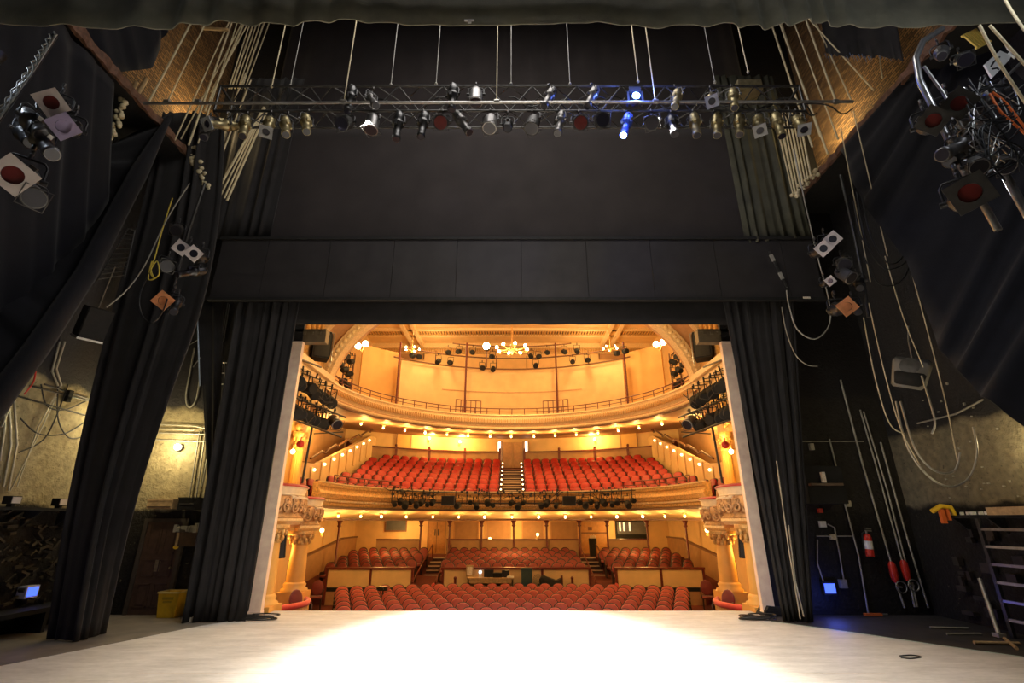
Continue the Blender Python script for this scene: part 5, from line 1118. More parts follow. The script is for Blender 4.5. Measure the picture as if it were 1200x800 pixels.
backpanel(613, 636, 612, 648, 'tan', 'wall_panel', 'tan wall panel under balcony between middle thin columns', 'panel', fr='soffit')
backpanel(647, 676, 612, 648, 'tan', 'wall_panel', 'tan wall panel under balcony right of the thin columns', 'panel', fr='soffit')
t, w, h = backpanel(722, 757, 610, 632, 'matte', 'control_booth', 'dark control booth window under balcony at right', 'booth', dep=.12)
b = MB(); b.box(-w+.1, w-.1, -.16, -.12, h*.28, h*.92); b.build('booth_glass', M['graypane'], t)
for k, x in enumerate((-.7, -.45, -.1)): b = MB(); b.box(x-.05, x+.05, -.18, -.16, h*.45, h*.9); b.build('lit_strip', mat('pale_strip', (.75, .72, .6), .5, emit=(.8, .78, .6), estr=.8), t)
for x, y, L in ((574, 633, 'left of the centre column'), (630, 628, 'right of the centre column')): q = P(x, y, 31.8); sconce(q, 'slim candle light on back wall, %s' % L, 14)
# thin iron columns under the balcony
for i, x in enumerate((395, 492, 526, 564, 602, 641, 680, 713, 760, 806)):
    D = {395: 27.0, 806: 27.0}.get(x, 29.6); p = P(x, 640, D); zz = -.42 if D < 28 else .10
    t = thing('iron_column', 'thin dark iron column under the lower balcony, %s' % side_ord(i, 10), 'column', (p.x, D, zz)); hh = 2.12-zz
    b = MB(); b.lathe([(.1, 0), (.1, .1), (.06, .16), (.055, hh-.4)], n=10); b.build('shaft', M['maroon'], t)
    b = MB(); b.lathe([(.055, hh-.42), (.12, hh-.36), (.07, hh-.3), (.16, hh-.08), (.2, hh-.06), (.2, hh)], n=10); b.build('capital', M['maroon'], t)
# dado along the side walls of the stalls
for s, sd in ((-1, 'left'), (1, 'right')):
    b = MB(); x0, x1 = sorted((s*9.55, s*9.7)); b.prism([(17, FL), (17, .35), (24, .35), (30, 1.05), (32.5, 1.05), (32.5, FL)], x0, x1, 'x'); struct('baseboard_'+sd, b, M['tan'])
    b = MB(); x0, x1 = sorted((s*9.5, s*9.7)); b.prism([(17, .35), (17, .42), (24, .42), (30, 1.12), (32.5, 1.12), (32.5, 1.05), (30, 1.05), (24, .35)], x0, x1, 'x'); struct('trim_27' if s < 0 else 'trim_28', b, M['brown'])
    # balcony side stair with cream parapet, handrail and lamps
    t = thing('balcony_stair', 'cream stepped stair parapet with dark handrail beside lower balcony at %s' % sd, 'staircase', (s*8.2, 0, 0))
    b = MB(); b.prism([(19, 2.7), (19, 4.1), (21, 4.25), (28.5, 6.65), (29.5, 6.65), (29.5, 4.8), (21, 2.7)], -.09, .09, 'x'); b.build('parapet', M['cream'], t)
    b = MB(); pts = []
    for k in range(6): y = 20+k*1.6; z = 4.35+k*.5; pts += [(-s*.16, y, z), (-s*.16, y+1.1, z+.42), (-s*.16, y+1.55, z+.40)]
    b.tube(pts, .05, 6); b.build('handrail', M['brown'], t)
    b = MB()
    for k in range(16): b.box(min(s*.09, s*1.4), max(s*.09, s*1.4), 19.5+k*.6, 20.1+k*.6, 2.7, 2.95+k*.2)
    b.build('steps', M['stair'], t)
    for k in range(8):
        b = MB(); b.box(-.14, .14, 20.3+k*1.05, 20.6+k*1.05, 3.0+k*.33, 4.05+k*.33); b.build('pier', M['cream'], t)
        lp = MB(); lp.ball((-s*.2, 20.45+k*1.05, 3.95+k*.33), .06, 8); lp.build('step_lamp', M['bulbsmall'], t)
    b = MB(); x0, x1 = sorted((s*9.58, s*9.7)); b.prism([(19, 4.4), (19, 5.3), (28.5, 7.0), (28.5, 4.8)], x0, x1, 'x'); struct('trim_29' if s < 0 else 'trim_30', b, M['tan'])
    q = Vector((s*8.6, 23, 6.1)); light('POINT', q, 160, (1, .62, .18), .2)
# ------------------------------------------------------------------ parterre front, steps
def parapet(x0, x1, label):
    a, c = P(x0, 688, 23.5), P(x1, 666.5, 23.5); t = thing('terrace_parapet', label, 'parapet', ((a.x+c.x)/2, 23.5, FL)); w = (c.x-a.x)/2; z1 = c.z-FL; z0 = a.z-FL
    n = max(1, round(w*2/1.9))
    b = MB(); b.box(-w, w, 0, .1, .0, z0-.16); b.build('base', M['tan'], t); b = MB(); b.box(-w, w, -.01, .1, z0-.16, z0); b.build('dark_band', M['matte'], t)
    b = MB(); b.box(-w-.03, w+.03, -.06, .16, z1-.02, z1+.07); b.build('cap_rail', M['maroon'], t)
    for i in range(n):
        q0, q1 = -w+2*w*i/n, -w+2*w*(i+1)/n; b = MB(); b.box(q0+.1, q1-(.1 if i == n-1 else 0), .0, .1, z0, z1-.02); b.build('panel', M['cream'], t)
        [MB().box(x_, x_+.1, -.04, .12, 0, z1).build('post', M['maroon'], t) for x_ in ([q0, q1-.1] if i == n-1 else [q0])]
parapet(380, 485, 'cream-panelled terrace parapet left of the left steps'); parapet(517, 692, 'cream-panelled terrace parapet in the centre behind the desk'); parapet(722, 825, 'cream-panelled terrace parapet right of the right steps')
for x0, x1, sd in ((485, 513, 'left'), (696, 722, 'right')):
    a, c = P(x0, 680, 23.8), P(x1, 680, 23.8); t = thing('aisle_steps', 'dark carpeted steps with pale nosings, %s aisle of stalls' % sd, 'steps', ((a.x+c.x)/2, 23.4, FL)); w = (c.x-a.x)/2
    for k in range(10):
        b = MB(); y1 = 6.3; b.box(-w, w, k*.6, y1 if k == 9 else (k+1)*.6+.05, 0, .152*(k+1)-.01); b.build('step', M['stair'], t)
        b = MB(); b.box(-w, w, k*.6-.02, k*.6+.06, .152*(k+1)-.035, .152*(k+1)+.005); b.build('nosing', M['nosing'], t)
    for s in (-1, 1):
        b = MB(); b.tube([(s*(w-.03), 0, .9), (s*(w-.03), .2, 1.0), (s*(w-.03), 5.2, 2.2), (s*(w-.03), 5.3, 1.4)], .03, 6); b.cyl((s*(w-.03), .1, 0), (s*(w-.03), .1, .98), .03, n=6); b.build('handrail', M['maroon'], t)
    q = Vector(((a.x+c.x)/2+w*.8, 23.3, FL)); 
    b = MB(); b.lathe([(.06, 0), (.06, .55), (.1, .6), (.1, .8), (.04, .88)], n=10); tag(b.build('red_lantern', M['redrail'], None, q), 'small red post lamp at foot of the %s stalls steps' % sd, 'lamp')
for x0, x1, L in ((440, 491, 'left'), (523, 680, 'centre'), (714, 760, 'right')):
    a, c = P(x0, 643, 29.7), P(x1, 633, 29.7); t = thing('back_rail', 'low panelled partition behind the terrace seats, %s section' % L, 'partition', ((a.x+c.x)/2, 29.75, .0)); w = (c.x-a.x)/2
    b = MB(); b.box(-w, w, 0, .08, 0, c.z); b.build('panel', M['tan'], t); b = MB(); b.box(-w, w, -.05, .12, c.z, c.z+.08); b.build('cap_rail', M['maroon'], t)
q = P(695, 643, 30.5); t = thing('litter_bin', 'black bin standing before the door of right stalls steps', 'bin', (q.x, 30.5, .12)); b = MB(); b.lathe([(.2, 0), (.24, .95), (.22, .95), (.18, .05)], n=14); b.build('bin_body', M['matte'], t); b = MB()
for k in range(5): b.box(-.15+k*.07, -.11+k*.07, -.03, .03, .9, 1.1+.05*(k % 2))
b.build('papers', M['paper'], t)
# ------------------------------------------------------------------ seats
def round_top(w, z0, z1, n=14, e=.55, h=.22):     # outline of a back with an arched top
    pts = [(-w, z0), (w, z0)]
    for i in range(n+1):
        a = PI*i/n; pts.append((w*math.copysign(abs(math.cos(a))**e, math.cos(a)), z1-h+h*math.sin(a)**.85))
    return pts
def seat_proto(nm, back_m, shell_m, w, rt, folded, arms=True, kx=1.13, kz=1.18):
    t = thing(nm, 'x', 'theatre seat', FAR)
    T = Matrix.Translation((0, .12, 0)) @ Matrix.Rotation(math.radians(-10), 4, 'X')
    o = rt; b = MB(T=T); b.pillow(o, -.06, .04, .04, .035); b.build('backrest', back_m, t)
    cz = sum(p[1] for p in o)/len(o); b = MB(T=T); b.pillow([(x*kx, cz+(z-cz)*kz) for x, z in o], .02, .075, .02, .015); b.build('back_shell', shell_m, t)
    if folded: b = MB(T=Matrix.Translation((0, -.02, .44)) @ Matrix.Rotation(math.radians(-68), 4, 'X') @ Matrix.Rotation(PI/2, 4, 'X') @ Matrix.Translation((0, -.22, 0)))
    else: b = MB(T=Matrix.Translation((0, -.16, .42)) @ Matrix.Rotation(PI/2, 4, 'X'))
    ol = [(-.22, -.22), (-.16, -.25), (.16, -.25), (.22, -.22), (.22, .2), (-.22, .2)]
    b.pillow(ol, -.06, .05, .035, .03) if not folded else b.pillow([(x, z) for x, z in ol], -.05, .05, .035, .03)
    b.build('seat', back_m, t)
    b = MB()
    for s in (-1, 1): b.box(s*.262-.018, s*.262+.018, -.25, .16, .0, .58)
    b.build('standard', shell_m, t)
    if arms:
        for s in (-1, 1): b = MB(); b.pillow([(s*.262-.03, .58), (s*.262+.03, .58), (s*.262+.03, .625), (s*.262-.03, .625)], -.28, .14, .005, .02); b.build('armrest', shell_m, t)
    return t
OS = seat_proto('stalls_chair', M['wornred'], M['seatdark'], .24, round_top(.25, .42, .95, e=.85, h=.26), False)
PS = seat_proto('terrace_chair', mat('deep_red_upholstery', (.22, .03, .022), .55, noise=.15, sheen=.2), M['seatdark'], .235, round_top(.225, .42, .93, e=.85, h=.25), False, False, 1.2, 1.34)
BS = seat_proto('balcony_chair', M['vinyl'], M['seatdark'], .235, round_top(.225, .42, .88, e=.6, h=.2), True, False, 1.18, 1.25)
def rown(k, n): return 'front row' if k == 0 else 'back row' if k == n-1 else ordw(k+1)+' row'
for k in range(7):
    r = 17.6+.83*k; zf = -1.552+.0264*k; w = 5.55+.27*k; a1 = math.asin(w/r); n = int(2*a1*r/.545); n += (n+k) % 2
    for i in range(n):
        a = (i-(n-1)/2)*.545/r; x, y = r*math.sin(a), r*math.cos(a)
        dup(OS, (x, y, zf), (0, 0, -a), 'rose-red round-backed stalls seat, %s in the %s from the stage' % (side_ord(i, n), rown(k, 7)), 'stalls seats')
PR = 6
for k in range(PR):
    y = 24.35+.82*k; z = -.70+.078*k*.82/.82; z = -.80+.60*(y-23.6)/5.6
    xs = [x for x in [(-8.3+.27*(k % 2)+.545*i) for i in range(31)] if not (3.3 < abs(x) < 4.75)]
    for i, x in enumerate(xs):
        dup(PS, (x, y, z), (0, 0, 0), 'dark red terrace seat, %s in the %s behind the parapet' % (side_ord(i, len(xs)), rown(k, PR)), 'terrace seats')
tot = []
for k in range(8):
    r = 7.6+.8*k; am = min(math.radians(84), math.asin(min(1, 7.75/r))); n = int((am-.62/r)*r/.55)
    row = [s*(.66/r+(i+.5)*.55/r) for s in (-1, 1) for i in range(n)]
    row.sort()
    for i, a in enumerate(row): tot.append((k, i, len(row), a, r))
rest = MB()
for k, i, n, a, r in tot:
    p = (r*math.sin(a), CY+r*math.cos(a), 2.645+.3*k)
    dup(BS, p, (0, 0, -a), 'bright red tip-up balcony seat, %s in the %s above the balcony front' % (side_ord(i, n), rown(k, 8)), 'balcony seats')
# balcony aisle steps
t = thing('balcony_steps', 'dark steps with pale nosings up the centre of the balcony', 'steps', (0, CY, 2.64))
for k in range(15):
    b = MB(); b.box(-.52, .52, 7.0+k*.4, 7.45+k*.4, 0, .08+k*.155); b.build('step', M['stair'], t); b = MB(); b.box(-.52, .52, 6.98+k*.4, 7.04+k*.4, .06+k*.155, .10+k*.155); b.build('nosing', M['nosing'], t)
for k in range(8):
    for s in (-1, 1): b = MB(); b.ball((s*.56, 7.1+k*.8, .55+k*.3), .045, 6); tag(b.build('aisle_light', M['bulbsmall'], None, (0, CY, 2.64)), 'tiny aisle light on the %s side of balcony steps, %s row' % ('left' if s < 0 else 'right', rown(k, 8)), 'lamp', 'balcony aisle lights')
# lantern rail on the balcony front
t = thing('balcony_lighting_rail', 'dark double pipe rail hung with gear on lower balcony front', 'lighting rig', (0, CY, 0)); a_ = math.radians(53); n = 50
for z in (3.22, 2.78): b = MB(); b.tube([(6.28*math.sin(-a_+2*a_*i/n), 6.28*math.cos(-a_+2*a_*i/n), z) for i in range(n+1)], .03, 6); b.build('pipe', M['black'], t)
for i in range(23):
    a = -a_+2*a_*i/22; b = MB(); b.cyl((6.28*math.sin(a), 6.28*math.cos(a), 2.7), (6.28*math.sin(a), 6.28*math.cos(a), 3.3), .02, n=6); b.cyl((6.28*math.sin(a), 6.28*math.cos(a), 3.22), (6.6*math.sin(a), 6.6*math.cos(a), 3.22), .02, n=6); b.build('hanger', M['black'], t)
def fr(x, z, r=6.15): 
    p = soff_pt(x, r, z); return p
BL = [462, 469, 475, 482, 488, 494, 501, 507, 537, 551, 558, 571, 577, 600, 608, 614, 634, 641, 652, 679, 686, 693, 700, 707, 718, 724, 736, 742]
for i, x in enumerate(BL):
    p = fr(x, 2.72+.12*(i % 2)); small(p, 0, 'small black lantern on the balcony front rail, %s' % side_ord(i, len(BL)), 'balcony rail lanterns', .8+.15*(i % 3))
b = MB()
for i in range(70):
    x = R.choice([R.uniform(458, 515), R.uniform(540, 600), R.uniform(605, 655), R.uniform(680, 745)]); p = fr(x, R.uniform(3.0, 3.35)); b.cbox(p, R.uniform(.04, .14), .06, R.uniform(.05, .12))
    if i < 26: b.tube([p, p+Vector((R.uniform(-.3, .3), -.02, -R.uniform(.1, .4))), p+Vector((R.uniform(-.6, .6), 0, R.uniform(-.1, .1)))], .014, 5)
o = b.build('cable_looms', M['cable']); tag(o, 'looms and clamps tangled along the balcony front rail', 'cables'); o['kind'] = 'stuff'
for x, L in ((525, 'left'), (667, 'right')):
    p = fr(x, 2.66, 6.1); t = thing('rail_loudspeaker', 'black box loudspeaker on balcony front rail, %s one' % L, 'loudspeaker', p); b = MB(); b.box(-.29, .29, -.15, .15, 0, .40); b.build('cabinet', M['black'], t); b = MB(); b.box(-.26, .26, -.16, -.15, .03, .37); b.build('grille', M['matte'], t)
# ------------------------------------------------------------------ production desk in the stalls
D0 = 23.15
def dz(y): return P(600, y, D0).z
t = thing('production_desk', 'orange-lit production desk across the rear stalls', 'desk', (0, D0, FL)); zt_ = dz(676)-FL
a, c = P(548, 676, D0).x, P(602, 676, D0).x
b = MB(); b.box(a, c, -.35, .35, zt_-.05, zt_); b.build('tabletop', M['plank'], t); b = MB(); b.box(a+.02, c-.02, -.33, -.3, zt_-.2, zt_-.05); b.build('front_rail', M['plank'], t)
for x in (a+.06, c-.06):
    for y in (-.3, .3): b = MB(); b.box(x-.03, x+.03, y-.03, y+.03, 0, zt_-.05); b.build('leg', M['darkwood'], t)
ZT = FL+zt_
def desk_item(nm, label, cat, x0, x1, y0, m, parts=None, dep=.12, dy=0):
    a, c = P(x0, 676, D0+dy), P(x1, y0, D0+dy); t = thing(nm, label, cat, ((a.x+c.x)/2, D0+dy, ZT)); w = (c.x-a.x)/2; h = c.z-ZT
    b = MB(); b.box(-w, w, -dep, dep, 0, h); b.build('body', M[m], t)
    if parts: parts(t, w, h, dep)
    return t
desk_item('framed_print', 'small ornate pale frame standing on the desk', 'frame', 546, 555, 662, 'plank', lambda t, w, h, d: MB().box(-w*.7, w*.7, -.06, -.045, h*.15, h*.85).build('print', M['paper'], t), .04, .2)
t = desk_item('desk_lamp', 'small lit white desk lamp on the left of desk', 'lamp', 561, 564.5, 671, 'white', None, .05)
b = MB(); b.ball((0, -.03, .2), .07, 8); b.build('lit_head', M['whitelit'], t)
desk_item('monitor', 'larger dark monitor on the desk, left of two', 'monitor', 567, 578, 667, 'black', lambda t, w, h, d: MB().box(-w*.3, w*.3, -.12, .12, 0, .03).build('foot', M['matte'], t), .04)
desk_item('mixing_console', 'low dark console between the two desk monitors', 'console', 578, 588, 671, 'matte', lambda t, w, h, d: MB().box(-w*.9, w*.9, -.14, -.11, h, h+.02).build('fader_strip', M['darksteel'], t), .2)
desk_item('monitor', 'smaller dark monitor on the desk, right of two', 'monitor', 588, 597, 668, 'black', lambda t, w, h, d: MB().box(-w*.3, w*.3, -.12, .12, 0, .03).build('foot', M['matte'], t), .04)
desk_item('paper_stack', 'white papers lying on the desk near the right end', 'paper', 594, 602, 675, 'white', lambda t, w, h, d: MB().box(-w*.8, w*.7, -.1, .1, h, h+.015).build('top_sheet', M['paper'], t), .15, -.1)
t = thing('tall_board', 'tall dark teal board standing right of the desk', 'board', (P(617.5, 676, D0).x, D0, FL)); w = P(624, 676, D0).x-P(617.5, 676, D0).x; h = dz(665)-FL
b = MB(); b.box(-w, w, -.04, .04, .15, h); b.build('panel', M['teal'], t); b = MB(); b.box(-w-.03, w+.03, -.12, .12, 0, .15); b.build('foot', M['matte'], t)
t = thing('covered_gear', 'dark cloth-covered gear heaped right of the teal board', 'equipment', (P(645, 680, D0).x, D0, FL)); w = P(658, 676, D0).x-P(645, 676, D0).x
b = MB(); pl = [(-w, 0), (w, 0), (w, dz(677)-FL), (w*.55, dz(679)-FL-.02), (-.1*w, dz(676.5)-FL), (-.55*w, dz(674)-FL), (-.8*w, dz(675)-FL), (-w, dz(679)-FL)]; b.pillow(pl, -.25, .25, .05, .1); b.build('cover', M['matte'], t)
b = MB(); b.cyl((w*1.03, 0, 0), (w*1.03, 0, dz(674)-FL), .05, n=8); b.build('upright', M['maroon'], t)
t = thing('mesh_fan', 'round grey mesh unit beside the covered gear', 'fan', (P(630.5, 680, D0).x, D0-.15, FL)); hh = dz(678.5)-FL
b = MB(); b.cyl((0, 0, 0), (0, 0, hh-.15), .04, n=8); b.build('stand', M['darksteel'], t)
b = MB(); 
for k in range(5): rr_ = .05+.04*k; b.tube([(rr_*math.cos(i*PI/8), -.03, hh+rr_*math.sin(i*PI/8)) for i in range(17)], .008, 5)
b.build('grille', M['darksteel'], t)
for x, yy, L in ((533, 677, 'left'), (671, 677, 'right')):
    q = P(x, 690, D0); t = thing('rail_post', 'short dark post behind the stalls rows, %s of desk' % L, 'post', (q.x, D0, FL)); b = MB(); b.box(-.05, .05, -.05, .05, 0, dz(yy)-FL); b.build('shaft', M['maroon'], t); b = MB(); b.ball((0, 0, dz(yy)-FL), .07, 8); b.build('knob', M['maroon'], t)
q = P(450, 691, 21.2); t = thing('small_camera', 'small black camera-like unit among left stalls seats', 'camera', (q.x, 21.05, FL)); b = MB(); b.cyl((0, 0, 0), (0, 0, .88), .025, n=8); b.build('stand', M['black'], t); b = MB(); b.box(-.16, .16, -.1, .1, .86, 1.0); b.cyl((0, -.1, .93), (0, -.18, .93), .05, n=10); b.build('body', M['black'], t)
# ------------------------------------------------------------------ boxes either side
def bulge(x0, y0, x1, y1, sag, n=22):   # arc path with outward normals, from near to far, bulging towards the middle
    p0, p1 = Vector((x0, y0)), Vector((x1, y1)); m_ = (p0+p1)/2; d = p1-p0; L = d.length; nn = Vector((d.y, -d.x)).normalized()
    if nn.x*(1 if x0 < 0 else -1) < 0: nn = -nn
    Rr = (L*L/4+sag*sag)/(2*sag); c = m_+nn*(sag-Rr); out = []
    a0 = math.atan2(p0.y-c.y, p0.x-c.x); a1 = math.atan2(p1.y-c.y, p1.x-c.x)
    while a1-a0 > PI: a1 -= 2*PI
    while a1-a0 < -PI: a1 += 2*PI
    for i in range(n+1):
        a = a0+(a1-a0)*i/n; out.append((c.x+Rr*math.cos(a), c.y+Rr*math.sin(a), math.cos(a), math.sin(a)))
    return out
def at_path(path, u): 
    n = len(path)-1; k = min(int(u*n), n-1); f = u*n-k; a, c = path[k], path[k+1]; return [a[i]*(1-f)+c[i]*f for i in range(4)]
def opera_box(path, z0, z1, label):
    cx, cy = path[len(path)//2][:2]; t = thing('opera_box', label, 'box balcony', (0, 0, 0)); H = z1-z0
    pr = [(-.14, z0), (.02, z0), (.03, z0+.06*H), (-.02, z0+.10*H), (.0, z0+.18*H), (.05, z0+.26*H), (.08, z0+.5*H), (.05, z0+.7*H), (.0, z0+.72*H), (-.14, z0+.72*H)]
    b = MB(); b.sweep(pr, path, True, True); b.build('carved_front', M['carved'], t)
    pr = [(-.14, z0+.72*H), (.03, z0+.72*H), (.05, z0+.75*H), (.03, z0+.78*H), (.06, z0+.95*H), (.09, z1), (-.14, z1)]
    b = MB(); b.sweep(pr, path, True, False); b.build('cream_band', mat('pale_cream_band', (.78, .66, .50), .5, noise=.12), t)
    b = MB(); b.sweep([(-.18, z1), (.11, z1), (.12, z1+.03), (.08, z1+.07), (-.14, z1+.07)], path, True, False); b.build('velvet_rail', M['velvet'], t)
    b = MB(); b.sweep([(-.16, z0-.16), (-.02, z0-.16), (.06, z0-.06), (.06, z0), (-.16, z0)], path, True, False); b.build('base_moulding', M['goldlight'], t)
    b = MB(); cs = [(p[0], p[1]) for p in path]; s = 1 if cx > 0 else -1; cs2 = cs + [(s*7.4, cs[-1][1]), (s*7.4, cs[0][1])]
    b.prism(cs2 if s < 0 else cs2, z0-.05, z0+.03, 'z'); b.build('box_floor', M['soffit'], t)
    b = MB(); # scrollwork: acanthus-like curls in relief
    nsc = max(4, int(len(path)/3.2))
    for i in range(nsc):
        u = (i+.5)/nsc
        for row, (zc, rad) in enumerate(((.34, .15), (.55, .12))):
            pts = []
            for k in range(15):
                th = k*.62*(1 if (i+row) % 2 else -1)+row; rr_ = rad*(1-k/17)
                x, y, nx, ny = at_path(path, min(1, max(0, u+rr_*math.cos(th)/ (len(path)*.1)))); zz = z0+H*zc+rr_*math.sin(th)
                pts.append((x+nx*.085, y+ny*.085, zz))
            b.tube(pts, .032, 6)
        x, y, nx, ny = at_path(path, u); b.ball((x+nx*.08, y+ny*.08, z0+H*.46), .055, 6); b.ball((x+nx*.05, y+ny*.05, z0+H*.22), .04, 6)
    b.build('scrollwork', M['carved'], t)
    for u in (0.02, .98):
        x, y, nx, ny = at_path(path, u); b = MB(); b.lathe([(.03, 0), (.09, .08*H), (.07, .3*H), (.11, .55*H), (.08, .7*H), (.12, .74*H), (.10, .98*H)], (x+nx*.04, y+ny*.04, z0), 10); b.build('console_bracket', M['carved'], t)
    x, y, nx, ny = at_path(path, .5); b = MB(); b.sweep([(0, z0+.60*H), (.12, z0+.63*H), (.13, z0+.68*H), (.05, z0+.72*H)], [tuple(at_path(path, .5+v_)) for v_ in (-.24, -.16, -.08, 0, .08, .16, .24)], True); b.build('swag_shell', mat('pale_shell', (.82, .70, .55), .45), t)
def lathe_col(nm, label, x, y, z0, z1, r, m, flute=False, cap=True):
    t = thing(nm, label, 'column', (x, y, z0)); h = z1-z0; hc = min(.65, h*.22)
    b = MB(); b.box(-r*1.4, r*1.4, -r*1.4, r*1.4, 0 if flute else -.7, .08 if flute else .1); zb_ = .08
    b.lathe([(r*1.4, zb_), (r*1.45, zb_+.08), (r*1.15, zb_+.12), (r*1.25, zb_+.2), (r*1.02, zb_+.26)], n=20); b.build('base', M['column'], t)
    b = MB(); b.lathe([(r, zb_+.24), (r*.98, h*.4), (r*.86, h-hc)], n=32 if flute else 20, flute=.08 if flute else 0); b.build('shaft', M[m], t)
    b = MB(); b.lathe([(r*.95, h-hc), (r*1.05, h-hc+.05), (r*.88, h-hc+.08), (r*1.0, h-hc*.5), (r*1.45, h-.1), (r*1.5, h-.08), (r*1.5, h)], n=16)
    for rw in range(2):
        for k in range(10):
            a = 2*PI*k/10+rw*.3; b.ball(((r*(1.02+.22*rw))*math.cos(a), (r*(1.02+.22*rw))*math.sin(a), h-hc*(.72-.34*rw)), r*.24, 6, sz=1.7)
    b.build('capital', M['gold'], t)
for s, sd in ((-1, 'left'), (1, 'right')):
    nb = bulge(s*6.1, 12.98, s*6.15, 15.05, .32); fb = bulge(s*6.15, 15.1, s*6.35, 16.9, .28, 18)
    opera_box(nb, 2.07, 2.86, 'nearer carved opera box with red velvet rail at %s' % sd); opera_box(fb, 1.88, 2.62, 'further carved opera box with red velvet rail at %s' % sd)
    x = s*5.98; lathe_col('box_column', 'large smooth column nearest the stage under the %s box' % sd, s*5.98, 13.15, .02, 1.92, .25, 'column'); 
    lathe_col('box_column', 'smooth ornate-capital column under the further box at %s' % sd, s*6.15, 15.4, .05, 1.73, .25, 'column')
    lathe_col('fluted_column', 'fluted yellow column standing on the nearer %s box' % sd, s*6.75, 14.2, 2.1, 4.7, .2, 'column', True); lathe_col('fluted_column', 'fluted yellow column standing on the further %s box' % sd, s*6.85, 16.0, 1.95, 4.7, .17, 'column', True)
    b = MB(); b.box(*(sorted((s*5.7, s*7.3))), 13.1, 17, FL, -.66); struct('box_plinth_'+sd, b, M['brown'])
    # stage-level box: curved red rail and chairs
    pth = [(s*(6.05-.55*math.sin(PI*i/16)), 13.6+2.2*i/16, (-s)*math.sin(PI*i/16), -math.cos(PI*i/16)*.3) for i in range(17)]
    t = thing('curved_box_rail', 'bright red padded curved rail of the stage-level box at %s' % sd, 'railing', (0, 0, 0))
    b = MB(); b.tube([(p[0], p[1], -.06) for p in pth], .075, 8); b.build('padded_rail', M['redrail'], t); b = MB(); b.sweep([(0, -.66), (.06, -.66), (.06, -.1), (0, -.1)], [(p[0], p[1], s, 0) for p in pth], True); b.build('panel', M['goldlight'], t)
    # lights inside boxes
    light('POINT', (s*6.9, 15.2, 1.2), 55, (1, .60, .14), .1); light('POINT', (s*6.6, 15.3, 4.2), 75, (1, .62, .16), .12)
    q = Vector((s*6.55, 14.9, 3.95)); t = thing('bracket_lamp', 'small bare lamp glowing beside red globe in %s box' % sd, 'lamp', q); b = MB(); b.ball((0, 0, 0), .07, 8); b.build('bulb', M['bulbhot'], t); b = MB(); b.tube([(0, 0, .06), (s*.1, .2, .12), (s*.3, .3, .1)], .018, 6); b.build('arm', M['gold'], t)
    q = P(352 if s < 0 else 850, 520 if s < 0 else 521, 14.4); b = MB(); b.ball((0, 0, 0), .11, 12); b.cyl((0, 0, .1), (0, 0, .2), .02, n=6); tag(b.build('red_globe', M['red'], None, q), 'hanging red globe above the %s opera box' % sd, 'lamp')
    # box-boom: pipes and ranks of black lanterns
    t = thing('box_boom', 'black pipe boom with ranks of lanterns above the %s box' % sd, 'lighting rig', (0, 0, 0))
    f = (lambda x: x) if s < 0 else (lambda x: 1200.5-x)
    up = [P(f(366), 500, 14.6), P(f(354), 566, 14.6)]; b = MB(); b.cyl(up[0], up[1], .035, n=8); b.cyl(up[0], P(f(372), 478, 14.6), .035, n=8); b.build('upright', M['black'], t)
    for ln in (((338, 489, 13.0), (400, 512, 15.6)), ((345, 465, 13.2), (405, 489, 15.8)), ((350, 420, 13.0), (376, 430, 14.8))):
        b = MB(); b.cyl(P(f(ln[0][0]), ln[0][1], ln[0][2]), P(f(ln[1][0]), ln[1][1], ln[1][2]), .032, n=8); b.build('pipe', M['black'], t)
    b = MB(); b.cyl(P(f(368), 508, 14.6), P(f(402), 506, 15.6), .02, n=6); b.build('brace', M['black'], t)
    nn_ = 0
    for row, (xa, ya, xb, yb, cnt) in enumerate(((346, 444, 386, 468, 7), (344, 478, 380, 496, 7))):
        for i in range(cnt):
            u = i/(cnt-1); q = P(f(xa+(xb-xa)*u), ya+(yb-ya)*u, 13.2+2.0*u); sl = small(q, -s*.7, 'black lantern on the %s box boom, %s row, %s from stage' % (sd, ('upper', 'lower')[row], ordw(i+1)), 'box boom lanterns', 1.35)
    r = lantern('parsteel', P(f(391), 492, 15.2)+Vector((0, 0, .3)), s*-.9, .6, 'large silver lantern on the far end of the %s box boom' % sd, None, 1.25)
    b = MB()
    for i in range(18): q = P(f(345+R.uniform(0, 40)), 455+R.uniform(0, 30), 14+R.uniform(-.6, 1.2)); b.tube([q, q+Vector((R.uniform(-.2, .2), .2, -R.uniform(.1, .3))), q+Vector((R.uniform(-.3, .3), .4, R.uniform(-.1, .1)))], .014, 5)
    o = b.build('boom_cables', M['cable']); tag(o, 'tangled black cables on the %s box boom' % sd, 'cables'); o['kind'] = 'stuff'
    # loudspeakers
    t = thing('line_speaker', 'large black loudspeaker on the cornice at %s of the arch' % sd, 'loudspeaker', P(f(375), 421, 15.2), s*-.5); b = MB(); b.prism([(-.28, 0), (.24, 0), (.28, .15), (.28, .8), (.22, .92), (-.24, .92), (-.28, .8)], -.22, .28); b.build('cabinet', M['matte'], t); b = MB(); b.box(-.22, .22, -.24, -.22, .06, .84); b.build('grille', M['black'], t); b = MB(); b.tube([(s*-.34, 0, -.1), (s*-.34, 0, .95), (s*-.2, 0, 1.0)], .02, 6); b.build('bracket', M['alu'], t)
    t = thing('column_speaker', 'black loudspeaker fixed beside column under the %s box' % sd, 'loudspeaker', P(f(323), 654, 13.4)-Vector((s*.05, 0, 0)), s*-.35); t.rotation_euler = (0, s*.08, s*-.35)
    b = MB(); b.box(-.17, .17, -.15, .15, 0, .68); b.build('cabinet', M['matte'], t); b = MB(); b.box(-.14, .14, -.16, -.15, .03, .64); b.build('grille', M['black'], t)
